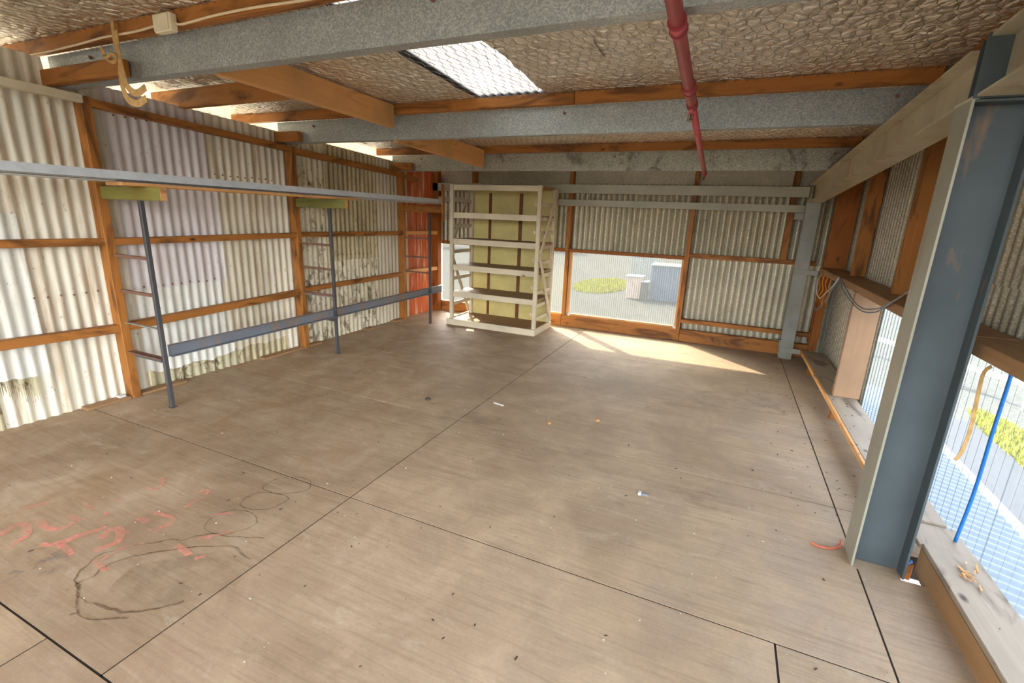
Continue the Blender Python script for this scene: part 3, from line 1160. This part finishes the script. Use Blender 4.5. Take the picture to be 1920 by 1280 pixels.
o = obj('steel_beam', extrude(new(), [(-s, u) for s, u in csec(.06, .115, .006, .014)], (-4.37, 6.60, 1.915), (.765, 6.60, 1.912)), BEAMM)
tag(o, 'upper of two grey steel channels crossing the back wall behind the shelf unit', 'beam', 'steel channels across the back wall')
t = thing('steel_beam', (-1.8, 6.64, 1.74), 'lower thinner grey steel channel crossing the back wall', 'beam', 'steel channels across the back wall')
obj('angle', bar(new(), (-4.37, 6.645, 1.79), (.75, 6.645, 1.782), .05, .082), BEAMM, t)
bx('end_cleat', STEEL, t, .66, .75, 6.60, 6.67, 1.66, 1.735, .001)

# ------------------------------------------------------------------ timber ledges on the right
def ledge(name, x0, x1, y0, y1, z0, z1, mat, label):
    return tag(obj(name, box(new(), x0, x1, y0, y1, z0, z1, .004), mat), label, 'ledge', 'timber ledges along the right wall')


ledge('timber_ledge', 1.0, 1.225, 2.72, 6.48, 1.073, 1.133, BROWNW['y'], 'brown timber ledge at mid height on the right wall, beyond the column')
ledge('timber_ledge', 1.01, 1.225, YF, 2.71, 1.073, 1.133, BROWNW['y'], 'brown timber ledge at mid height to the right of the column')
lw = thing('low_ledge', (1.09, 4.6, .135), 'grey dusty low ledge along the foot of the right wall, beyond the column', 'ledge', 'timber ledges along the right wall')
bx('top_board', GREYW['y'], lw, .995, 1.212, 2.83, 4.78, .112, .133)
bx('top_board', GREYW['y'], lw, .985, 1.212, 4.785, 6.49, .112, .133)
bx('front_edge', PALE['y'], lw, .972, .994, 2.84, 6.48, .098, .134)
bx('support_block', PINE['z'], lw, .985, 1.045, 4.55, 4.60, .0, .111)
bx('support_block', PINE['z'], lw, .985, 1.045, 5.85, 5.90, .0, .111)
ln = thing('low_ledge', (1.14, .8, .08), 'grey dusty plank ledge at the foot of the wall, right of the column', 'ledge', 'timber ledges along the right wall')
bx('top_board', GREYW['y'], ln, 1.045, 1.242, YF, 2.60, .108, .133)
bx('top_board', GREYW['y'], ln, 1.035, 1.242, 2.606, 2.82, .100, .124)
bx('joist', BROWNW['y'], ln, 1.044, 1.10, YF, 2.60, -.03, .107, 0)
bx('support_block', BROWNW['x'], ln, 1.11, 1.24, 2.52, 2.58, -.02, .107)

# ------------------------------------------------------------------ red sprinkler pipe
t = thing('sprinkler_pipe', (-.31, 3.5, 2.15), 'red sprinkler pipe hanging under the purlins', 'pipe')


def pz(y):
    return 2.345 - .052 * y


def px(y):
    return -.27 - .0145 * (y - 1.9)


P = lambda y, dz=0.: (px(y), y, pz(y) + dz)
obj('large_pipe', tube(new(), [P(-2.3), P(2.95)], .0265, 14, 0), RED, t)
obj('small_pipe', tube(new(), [P(2.95), P(5.40)], .0215, 12, 0), RED, t)
for y in (1.96, 2.66):
    obj('coupling', tube(new(), [P(y - .035), P(y + .035)], .031, 14, 0), RED, t)
    obj('coupling_ring', tube(new(), [P(y - .038), P(y - .030)], .034, 14, 0), REDD, t)
    obj('coupling_ring', tube(new(), [P(y + .030), P(y + .038)], .034, 14, 0), REDD, t)
obj('reducer', tube(new(), [P(2.90), P(2.98)], .030, 14, 0), REDD, t)
obj('end_cap', tube(new(), [P(5.37), P(5.44)], .026, 12, 0), RED, t)


def head(y, L):
    x, yy, z = P(y)
    r = .013
    h = obj('sprinkler_head', tube(new(), [(x, yy, z - .02), (x, yy, z - .02 - L)], r, 8, 0), RED, t)
    b = tube(new(), [(x, yy, z - .02 - L), (x, yy, z - .05 - L)], .006, 6, 0)
    bmesh.ops.create_cone(b, segments=12, radius1=.018, radius2=.018, depth=.003, cap_ends=True, matrix=Matrix.Translation((x, yy, z - .052 - L)))
    tube(b, [(x - .014, yy, z - .02 - L), (x - .012, yy, z - .05 - L)], .002, 5, 0)
    tube(b, [(x + .014, yy, z - .02 - L), (x + .012, yy, z - .05 - L)], .002, 5, 0)
    obj('deflector', b, BRASS, t)


head(2.94, .03)
head(5.36, .02)
for y in (1.90, 3.76, 5.28):
    b = tube(new(), [(px(y), y, pz(y) + .022), (px(y), y, pz(y) + .055)], .004, 6, 0)
    obj('hanger_rod', b, BRASS, t)

# ------------------------------------------------------------------ cable, junction box and strap on the nearest batten
t = thing('junction_box', (-2.97, 1.88, 2.47), 'cream junction box on the nearest timber batten', 'box')
bx('box', BOXM, t, -3.045, -2.90, 1.862, 1.906, 2.468, 2.56, .006)
bx('cover', BOXM, t, -3.035, -2.91, 1.856, 1.862, 2.476, 2.552, .002)
o = obj('cable', tube(new(), [(-4.72, 1.893, 2.49), (-4.3, 1.892, 2.488), (-3.9, 1.893, 2.497), (-3.62, 1.892, 2.508), (-3.42, 1.880, 2.503), (-3.25, 1.892, 2.508), (-3.047, 1.893, 2.518)], .0065, 7), CABLE)
tag(o, 'cream cable left of the junction box', 'cable', 'cream cables along the batten')
o = obj('cable', tube(new(), [(-2.898, 1.893, 2.512), (-2.84, 1.892, 2.50), (-2.6, 1.892, 2.51), (-2.3, 1.892, 2.512), (-1.9, 1.892, 2.502), (-1.3, 1.892, 2.505), (-.3, 1.892, 2.50), (.6, 1.892, 2.50)], .0065, 7), CABLE)
tag(o, 'cream cable right of the junction box', 'cable', 'cream cables along the batten')
t = thing('webbing_strap', (-3.42, 1.88, 2.15), 'tan webbing strap knotted round the nearest purlin', 'strap')
obj('loop', ribbon(new(), [(-3.43, 1.87, 2.585), (-3.432, 1.868, 2.5), (-3.428, 1.868, 2.42), (-3.418, 1.872, 2.37)], .026, .003, (0, 1, 0)), STRAPM, t)
obj('knot', tube(new(), [(-3.56, 1.872, 2.40), (-3.51, 1.86, 2.385), (-3.45, 1.855, 2.40), (-3.42, 1.858, 2.375), (-3.45, 1.852, 2.355), (-3.50, 1.858, 2.37)], .011, 8), STRAPM, t)
obj('tail', ribbon(new(), [(-3.60, 1.876, 2.455), (-3.57, 1.87, 2.43), (-3.55, 1.868, 2.40)], .03, .003, (0, 1, 0)), STRAPM, t)
obj('long_end', ribbon(new(), [(-3.41, 1.868, 2.52), (-3.40, 1.862, 2.40), (-3.385, 1.86, 2.30), (-3.36, 1.862, 2.22), (-3.30, 1.87, 2.185), (-3.23, 1.885, 2.215)], .04, .003, (0, 1, 0)), STRAPM, t)
obj('long_end', ribbon(new(), [(-3.41, 1.872, 2.37), (-3.425, 1.868, 2.28), (-3.415, 1.868, 2.20), (-3.38, 1.87, 2.15), (-3.31, 1.876, 2.13), (-3.23, 1.88, 2.155)], .04, .003, (0, 1, 0)), STRAPM, t)

# ------------------------------------------------------------------ steel ladder frames against the left wall
def ladder(y, label, rungs, foot):
    t = thing('ladder_frame', (-3.845, y, 0), label, 'frame', 'steel ladder frames along the left wall')
    obj('leg', box(new(), -3.862, -3.832, y - .015, y + .015, .004, 1.575, .002), BLACKM, t)
    bx('foot', BLACKM, t, -3.872, -3.822, y - .022, y + .022, 0, .005, .001)
    for z in rungs:
        obj('rung', box(new(), -4.272, -3.862, y - .011, y + .011, z - .011, z + .011, .001), RUST, t)
    if foot:
        obj('flat_bar', box(new(), -4.27, -3.862, y - .02, y + .004, .635, .642, .0), STEEL, t)
        obj('flat_bar', box(new(), -4.272, -3.862, y - .035, y + .02, .398, .404, .0), RUST, t)
        obj('flat_bar', box(new(), -4.20, -3.862, y - .02, y - .014, .372, .404, .0), BLACKM, t)
    return t


ladder(2.10, 'dark steel ladder frame beside the nearest wall post, its foot closest to the camera', (1.165, .892), True)
ladder(3.88, 'dark steel ladder frame in the middle of the three', (1.197, .938, .655, .42), True)
ladder(5.73, 'dark steel ladder frame nearest the far left corner', (1.218, .952, .735, .42), False)
b = extrude(new(), [(s, u) for s, u in csec(.05, .092, .005, .006)], (-3.864, 2.14, .410), (-3.864, 6.06, .442))
t = tag(obj('steel_channel', b, RAILM), 'blue-grey steel channel lying low along the ladder frames', 'channel')

# timber brackets that carry the steel lengths
def bracket(y, label, mat, x1=-3.575):
    t = thing('timber_bracket', (-4.28, y, 1.575), label, 'bracket', 'timber brackets on the left wall posts')
    obj('arm', box(new(), -4.282, x1, y - .022, y + .022, 1.578, 1.668, .003), mat, t)
    if mat is not PINE['x']:
        obj('end_grain', box(new(), x1, x1 + .002, y - .02, y + .02, 1.58, 1.666, 0), PALE['x'], t)
    return t


bracket(2.10, 'green-stained timber bracket on the nearest wall post', GREEN['x'])
bracket(3.866, 'green-stained timber bracket on the middle wall post', GREEN['x'], -3.60)
t = bracket(5.745, 'orange timber bracket on the far wall post with an upright lath', PINE['x'], -3.66)
bx('lath', PINE['z'], t, -3.656, -3.632, 5.725, 5.765, 1.463, 1.955, .002)
o = obj('timber_plank', bar(new(), (-3.80, 1.93, 1.680), (-3.80, 4.15, 1.682), .19, .022, (0, 0, 1), .003), PALE['y'])
tag(o, 'thin pale timber plank lying across the first two brackets', 'plank')
o = obj('steel_length', extrude(new(), [(s, u) for s, u in csec(.10, .012, .003, .004)], (-3.90, .2, 1.693), (-3.83, 6.02, 1.695)), PIPEST2)
tag(o, 'pale flat steel length at the bottom of the stack on the brackets', 'steel length', 'steel lengths stacked on the brackets')
o = obj('steel_length', extrude(new(), [(-s, u) for s, u in csec(.09, .052, .004, .012)], (-3.70, .1, 1.707), (-3.72, 5.90, 1.709)), PIPEST)
tag(o, 'light grey steel channel along the front of the stack on the brackets', 'steel length', 'steel lengths stacked on the brackets')
o = obj('steel_length', extrude(new(), [(s, u) for s, u in csec(.08, .05, .004, .012)], (-4.05, .3, 1.693), (-4.02, 5.80, 1.694)), PIPEST)
tag(o, 'light grey steel channel at the back of the stack, next to the posts', 'steel length', 'steel lengths stacked on the brackets')

# ------------------------------------------------------------------ white shelf unit
SX0, SX1, SY0, SY1, SH = -3.60, -2.25, 5.86, 6.48, 1.965
t = thing('shelf_unit', ((SX0 + SX1) / 2, 6.17, 0), 'tall white-painted timber shelf unit with a yellow back, standing by the far windows', 'shelf unit')
pw = .05
LP = .088
for (x, y) in ((SX0, SY0), (SX1 - pw, SY0), (SX0, SY1 - pw), (SX1 - pw, SY1 - pw)):
    bx('post', WHITEW['z'], t, x, x + pw, y, y + pw, LP if y < 6 else 0.02, SH)
bx('plinth', WHITEW['x'], t, SX0 - .035, SX1 + .01, SY0 - .03, SY0 - .003, 0, LP)
bx('plinth', WHITEW['y'], t, SX1 - .018, SX1 + .010, SY0, SY1 + .03, 0, LP)
bx('plinth', WHITEW['y'], t, SX0 - .035, SX0 - .008, SY0, SY1 + .03, 0, LP)
nb = 9
for i in range(nb):
    x0 = SX0 + (SX1 - SX0 - .02) * i / nb
    x1 = SX0 + (SX1 - SX0 - .02) * (i + 1) / nb
    o = bx('base_board', BROWNW['y'], t, x0 + .002, x1 - .002, SY0, SY1, .052 + random.uniform(-.002, .002), .073)
for z in (.485, .868, 1.235, 1.59):
    s = bx('shelf_board', SHELFTOP, t, SX0 + .01, SX1 - .01, SY0 + .052, SY1 - .055, z - .02, z, .002)
    bx('front_edge', WHITEW['x'], s, SX0 + .052, SX1 - .052, SY0 + .012, SY0 + .050, z - .072, z + .004, .003)
bx('top_rail', WHITEW['x'], t, SX0 + .052, SX1 - .052, SY0 + .008, SY0 + .045, SH - .075, SH - .005)
bx('top_board', BROWNW['x'], t, SX0 + .01, SX1 - .01, SY0 + .055, SY1 - .01, SH - .022, SH - .004)
for side, x0, x1, zs in ((0, SX0 + .012, SX0 + .034, (.30, .67, 1.05, 1.41, 1.76)), (1, SX1 - .034, SX1 - .012, (.22, .40, .58, .80, .98, 1.18, 1.37, 1.55, 1.73))):
    for z in zs:
        y0 = SY0 + .05
        bx('side_slat', WHITEW['y'], t, x0, x1, SY0 - .0 + .051, SY1 - .052, z - .024, z + .024, .002)
for x in (SX0 - .012, SX1 + .012):
    zr = ((SY1 - .03, SH - .03, SY0 + .05, 1.10), (SY0 + .05, 1.06, SY1 - .03, .12))
    for (ya, za, yb, zb_) in zr:
        obj('diagonal_brace', bar(new(), (x, ya, za), (x, yb, zb_), .02, .05, (1, 0, 0)), WHITEW['z'], t) if False else \
            obj('diagonal_brace', bar(new(), (x, ya, za), (x, yb, zb_), .05, .02, (1, 0, 0)), WHITEW['z'], t)
for z in (.66, 1.02, 1.38, 1.73, .30):
    bx('slat_end', WHITEW['y'], t, SX1 - .075, SX1 - .052, SY0 - .022, SY0 - .002, z - .022, z + .022, .002)
bx('back_panel', YELLOWP, t, SX0 + .03, SX1 - .01, SY1 + .002, SY1 + .012, .05, SH - .03, .001)
bx('back_batten', STRIP, t, -3.30, -3.262, SY1 - .016, SY1 + .001, .08, SH - .08, .001)
bx('back_batten', STRIP, t, -2.812, -2.762, SY1 - .016, SY1 + .001, .08, SH - .08, .001)

# ------------------------------------------------------------------ cables, ropes and rubbish on the right
t = thing('cable', (.99, 4.6, 1.0), 'twisted grey cable looped over the right ledge', 'cable')
obj('long_loop', tube(new(), [(.985, 5.25, 1.14), (.985, 5.05, 1.09), (.985, 4.66, 1.02), (.985, 4.30, 1.0), (.985, 3.95, 1.05), (.985, 3.72, 1.12), (.982, 3.40, 1.24), (.95, 3.1, 1.33), (.93, 2.8, 1.42)], .0055, 7), GREYCABLE, t)
obj('long_loop', tube(new(), [(.978, 5.25, 1.142), (.975, 5.02, 1.06), (.975, 4.60, 1.0), (.978, 4.25, .985), (.98, 3.93, 1.03), (.978, 3.74, 1.10), (.975, 3.42, 1.225), (.945, 3.1, 1.32), (.925, 2.8, 1.41)], .005, 7), GREYCABLE, t)
obj('short_loop', tube(new(), [(.985, 5.25, 1.14), (.98, 5.5, .98), (.98, 5.8, .80), (.985, 6.1, .70), (.985, 6.32, .76), (.985, 6.45, .98), (.99, 6.46, 1.1)], .006, 7), GREYCABLE, t)
obj('short_loop', tube(new(), [(.982, 5.28, 1.14), (.975, 5.45, 1.03), (.975, 5.75, .92), (.98, 6.0, .84), (.98, 6.25, .88), (.985, 6.40, 1.02)], .006, 7), PIPEST2, t)
for i in range(4):
    y = 5.75 + i * .2
    o = obj('wire', tube(new(), [(1.01 - .002 * i, y, 1.08), (1.0, y + .02, 1.0), (1.015, y - .02, .92), (1.0, y + .03, .85 - .04 * (i % 2)), (1.01, y, .80 - .05 * (i % 2))], .005, 6), ORANGEW)
    tag(o, ['orange wire dangling under the right ledge, nearest of the four', 'orange wire dangling under the right ledge, second nearest of the four', 'orange wire dangling under the right ledge, third nearest of the four', 'orange wire dangling under the right ledge, closest to the corner post'][i], 'wire', 'orange wires under the ledge')
o = obj('rope', tube(new(), [(1.20, 2.70, .127), (1.212, 2.702, .40), (1.208, 2.70, .70), (1.205, 2.694, .95), (1.20, 2.69, 1.07)], .0075, 8), BLUER)
tag(o, 'blue rope stretched upright against the clear sheet right of the column', 'rope')
o = obj('rope', tube(new(), [(.99, 2.60, -.06), (1.02, 2.64, -.03), (1.05, 2.67, -.02)], .009, 8), BLUER)
tag(o, 'short blue rope end in the floor gap behind the column foot', 'rope')
t = thing('strap', (.99, 2.37, .66), 'frayed tan strap hanging from the ledge beside the column', 'strap')
obj('webbing', ribbon(new(), [(1.03, 2.45, 1.06), (1.0, 2.42, 1.03), (.985, 2.37, .92), (.99, 2.365, .80), (.985, 2.37, .70), (.975, 2.375, .665)], .013, .003, (0, 1, 0)), STRAPM, t)
o = obj('wire', tube(new(), [(.60, 2.56, .005), (.64, 2.545, .006), (.69, 2.56, .005), (.735, 2.60, .006), (.742, 2.64, .012)], .006, 6), plain('coral_wire', srgb(196, 104, 74)))
tag(o, 'coral coloured wire end on the floor at the column foot', 'wire')
t = thing('plastic_clip', (-.248, 2.60, 0), 'small grey plastic clip lying on the floor', 'clip')
bx('body', GREYCABLE, t, -.275, -.225, 2.59, 2.61, .001, .014, .003)
bx('head', PIPEST2, t, -.285, -.268, 2.585, 2.615, .001, .018, .003)
# wood chips and scraps on the floor
def chip(name, x, y, z, s, mat, label, cat, group=None):
    b = new()
    bmesh.ops.create_icosphere(b, subdivisions=2, radius=1)
    for v in b.verts:
        k = 1 + .45 * noise.noise(v.co * 1.7 + Vector((x, y, 0)))
        v.co = Vector((v.co.x * s * k, v.co.y * s * .7 * k, (v.co.z + .9) * s * .45 * k))
    bmesh.ops.transform(b, matrix=Matrix.Translation((x, y, z)) @ Matrix.Rotation(x * 7, 4, 'Z'), verts=b.verts)
    return tag(obj(name, b, mat), label, cat, group)


chip('wood_chip', -.764, 3.507, .001, .022, PALE['x'], 'pale wood chip on the floor, the one nearer the sun patch', 'chip', 'wood chips on the floor')
chip('wood_chip', -1.089, 3.269, .001, .02, PALE['x'], 'pale wood chip on the floor just beyond the long floor joint', 'chip', 'wood chips on the floor')
chip('dark_scrap', -2.191, 3.216, .001, .025, plain('dark_scrap', srgb(66, 54, 44)), 'small dark scrap on the floor in front of the middle ladder frame', 'scrap')
o = obj('splinter', bar(new(), (-1.66, 3.44, .006), (-1.56, 3.42, .006), .012, .008), PIPEST2)
tag(o, 'white splinter lying beside the wood chips', 'splinter')
b = new()
for i in range(13):
    a = random.uniform(0, 6.3)
    x, y = 1.14 + random.gauss(0, .025), 2.44 + random.gauss(0, .05)
    L = random.uniform(.02, .05)
    bar(b, (x, y, .137 + random.uniform(0, .006)), (x + L * math.cos(a) * .7, y + L * math.sin(a), .139 + random.uniform(0, .01)), .006, .003)
tag(obj('wood_shavings', b, PALE['x']), 'little heap of pale wood shavings on the plank ledge', 'shavings', None, 'stuff')
b = new()
for i in range(300):
    x, y = random.uniform(-4.1, .95), random.uniform(.7, 6.5)
    s = random.uniform(.002, .006)
    box(b, x, x + s * random.uniform(.6, 2), y, y + s, .0012, .0012 + s * .4)
tag(obj('floor_crumbs', b, plain('pale_crumbs', srgb(206, 196, 180))), 'pale crumbs of dirt scattered over the plywood floor', 'crumbs', None, 'stuff')
b = new()
for i in range(300):
    x, y = random.uniform(-4.1, 1.2), random.uniform(.7, 6.5)
    if i > 180: x, y = random.uniform(.3, 1.18), random.uniform(2.9, 6.3)
    if x > 1.16: x = 1.1
    s = random.uniform(.003, .008)
    z = .0012 if x < .96 else .1345
    a = random.uniform(0, 3.1)
    bar(b, (x, y, z + s * .15), (x + s * 2.2 * math.cos(a), y + s * 2.2 * math.sin(a), z + s * .15), s * .7, s * .3)
tag(obj('leaf_litter', b, plain('dark_litter', srgb(70, 52, 38))), 'dark leaf litter scattered over the floor and low ledge', 'litter', None, 'stuff')
# dark screw heads and knots let into the sheets
b = new()
for (y, xs) in ((1.86, (-1.4, -.6, .1, .7)), (2.94, (-3.6, -2.9, -2.1, -1.5, -.7, .0, .7)), (3.06, (-3.4, -2.6, -1.2, -.4, .4)), (4.14, (-3.9, -3.0, -2.2, -1.3, -.5, .2, .7)), (4.28, (-3.5, -2.4, -1.0, .3)), (5.3, (-2.9, -2.0, -.9, .1, .6)), (2.4, (-1.2, -.3, .45)), (3.55, (-3.2, -2.3, -.9, .1)), (1.2, (-1.3, -.2, .3))):
    for x in xs:
        s = random.uniform(.012, .028)
        bmesh.ops.create_circle(b, cap_ends=True, segments=10, radius=s, matrix=Matrix.Translation((x + random.uniform(-.1, .1), y + random.uniform(-.05, .05), .0021)) @ Matrix.Diagonal((1.3, .7, 1, 1)))
obj('screw_holes', b, OILM, fl, 'stuff')

# ------------------------------------------------------------------ outside
GZ = -3.2


def ground_mat():
    k = NT('pale_gravel')
    w = k.world()
    n = k.noise(w, 9, 6, .7)
    n2 = k.noise(w, .35, 4, .6)
    c = k.mix(k.step(n, .3, .7), srgb(66, 67, 65), srgb(90, 91, 88))
    c = k.mix(k.math('MULTIPLY', k.step(n2, .5, .7), .5), c, srgb(74, 78, 72))
    k.col(c)
    k.set(Roughness=1.0)
    k.b.inputs['Specular IOR Level'].default_value = 0
    k.bump(n, .4, .02)
    return k.m


b = new()
box(b, -160, 120, -60, 220, GZ - .3, GZ, 0)
tag(obj('ground', b, ground_mat()), 'pale gravel yard below the windows', None, None, 'structure')
b = new()  # thin dark slab over the gravel beside the building
box(b, 2.2, 6.4, -20, 15.5, GZ, GZ + .03, 0)
tag(obj('dark_strip', b, plain('dark_ground', srgb(44, 48, 54), .9)), 'dark strip of ground beside the building', None, None, 'structure')
GR = plain('dry_grass_green', srgb(150, 150, 48), 1, 0, .3, 30)


def grass(x0, x1, y0, y1, n, label, w_=.10):
    b = new()
    for i in range(n):
        u, v = random.random(), random.random()
        x, y = x0 + (x1 - x0) * u, y0 + (y1 - y0) * v
        if ((u - .5) ** 2 + (v - .5) ** 2) > .22: continue
        h, a = random.uniform(.06, .2), random.uniform(0, 6.3)
        p = [b.verts.new((x - w_ * math.cos(a), y - w_ * math.sin(a), GZ)), b.verts.new((x + w_ * math.cos(a), y + w_ * math.sin(a), GZ)), b.verts.new((x + random.uniform(-.05, .05), y + random.uniform(-.05, .05), GZ + h))]
        b.faces.new(p)
    return tag(obj('grass', b, GR), label, 'grass', None, 'stuff')


grass(-10.2, -6.2, 30.5, 40, 5000, 'patch of yellow-green grass on the gravel seen through the largest window')
grass(6.3, 7.6, 8, 17, 5000, 'strip of yellow-green grass beside the dark strip outside the right wall', .03)
# lean-to roof just below the right wall
b = new()
n = 9 * 8 * 12
rows = []
for i in range(n + 1):
    y = -2.0 + 9.4 * i / n
    d = .012 * math.sin(2 * PI * y / .098)
    rows.append([b.verts.new((1.30, y, -.28 + d)), b.verts.new((2.15, y, -.46 + d))])
for i in range(n):
    f = b.faces.new((rows[i][0], rows[i][1], rows[i + 1][1], rows[i + 1][0])); f.smooth = True
t = thing('lean_to_roof', (1.7, 3, -.5), 'pale blue corrugated lean-to roof just outside the right wall', 'roof')
obj('corrugated_sheet', b, plain('pale_blue_roof_paint', srgb(112, 124, 136), .4, .1, .1), t)
bx('gutter', STEEL, t, 2.15, 2.25, -2, 7.4, -.56, -.47, 0)
# sheds and crates beyond the window
def ribbed(name, cx_, cy_, w_, d_, h, z0, mat, label, cat, roofm):
    t = thing(name, (cx_, cy_, z0), label, cat)
    b = new()
    n = int(w_ / .12) * 4
    pts = []
    for i in range(n + 1):
        x = cx_ - w_ / 2 + w_ * i / n
        pts.append((x, cy_ - d_ / 2 + .02 * math.sin(2 * PI * i / 4)))
    pts += [(cx_ + w_ / 2, cy_ + d_ / 2), (cx_ - w_ / 2, cy_ + d_ / 2)]
    lo = [b.verts.new((x, y, z0)) for x, y in pts]
    hi = [b.verts.new((x, y, z0 + h)) for x, y in pts]
    for i in range(len(pts)):
        j = (i + 1) % len(pts)
        b.faces.new((lo[i], lo[j], hi[j], hi[i]))
    obj('wall', b, mat, t)
    bx('lid', roofm, t, cx_ - w_ / 2 - .06, cx_ + w_ / 2 + .06, cy_ - d_ / 2 - .08, cy_ + d_ / 2 + .06, z0 + h, z0 + h + .07, .01)


S1 = plain('slate_blue_iron', srgb(92, 106, 124), .6)
S2 = plain('pinkish_board', srgb(186, 168, 158), .8)
S3 = plain('grey_crate', srgb(150, 154, 152), .8)
ribbed('garden_shed', -3.1, 31.5, 2.1, 1.6, 2.15, GZ, S1, 'slate blue ribbed shed seen at the right side of the largest window', 'shed', S3)
ribbed('storage_crate', -5.15, 31.0, .95, 1.0, 1.35, GZ, S2, 'pinkish crate left of the slate blue shed, seen through the window', 'crate', S3)
ribbed('storage_crate', -5.3, 35.0, 1.6, 1.2, 2.7, GZ, S3, 'tall pale grey crate behind the pinkish crate, seen through the window', 'crate', S1)
ribbed('storage_crate', -4.42, 30.6, .36, .7, 1.1, GZ, plain('dark_crate', srgb(84, 84, 80)), 'small dark crate wedged between the shed and the pinkish crate', 'crate', S3)
# trees far beyond the yard
LEAF = plain('grey_green_leaves', srgb(120, 136, 88), .9, 0, .35, 3)
BARK = plain('grey_bark', srgb(104, 94, 82), .9)


def tree(x, y, h, label):
    t = thing('tree', (x, y, GZ), label, 'tree', 'trees beyond the yard')
    obj('trunk', tube(new(), [(x, y, GZ - .1), (x + .1, y, GZ + h * .3), (x - .1, y, GZ + h * .7)], .16, 8, 4, lambda s: 1 - .6 * s), BARK, t)
    b = new()
    for i in range(9):
        a = random.uniform(0, 6.3)
        r = random.uniform(0, h * .25)
        rad = random.uniform(.16, .26) * h
        b2 = bmesh.ops.create_icosphere(b, subdivisions=3, radius=rad, matrix=Matrix.Translation((x + r * math.cos(a), y + r * math.sin(a), GZ + h * random.uniform(.45, .85))))
        for v in b2['verts']:
            v.co += v.co.normalized() * 0 + Vector((noise.noise(v.co * 1.9), noise.noise(v.co * 1.9 + Vector((9, 0, 0))), noise.noise(v.co * 1.9 + Vector((0, 9, 0))))) * .55
    obj('crown', b, LEAF, t)


for i, (x, y, h) in enumerate(((-46, 66, 5.5), (-38, 62, 6), (-31, 60, 5), (-25, 70, 6), (-18, 80, 6), (-11, 84, 5), (14, 62, 6))):
    tree(x, y, h, ['leftmost', 'second from left', 'third from left', 'fourth from left', 'fifth from left', 'sixth from left', 'lone right-hand'][i] + ' grey-green tree far beyond the gravel yard')
t = thing('rail_fence', (7, 18.5, GZ), 'low grey rail fence on the gravel outside the right wall', 'fence')
obj('rail', bar(new(), (5.4, 22.6, GZ + .75), (9.2, 15.5, GZ + .75), .06, .16), STEEL, t)
for k in range(5):
    f = k / 4
    obj('post', bar(new(), (5.4 + 3.8 * f, 22.66 - 7.1 * f, GZ), (5.4 + 3.8 * f, 22.66 - 7.1 * f, GZ + .84), .1, .1, (0, 1, 0)), STEEL, t)
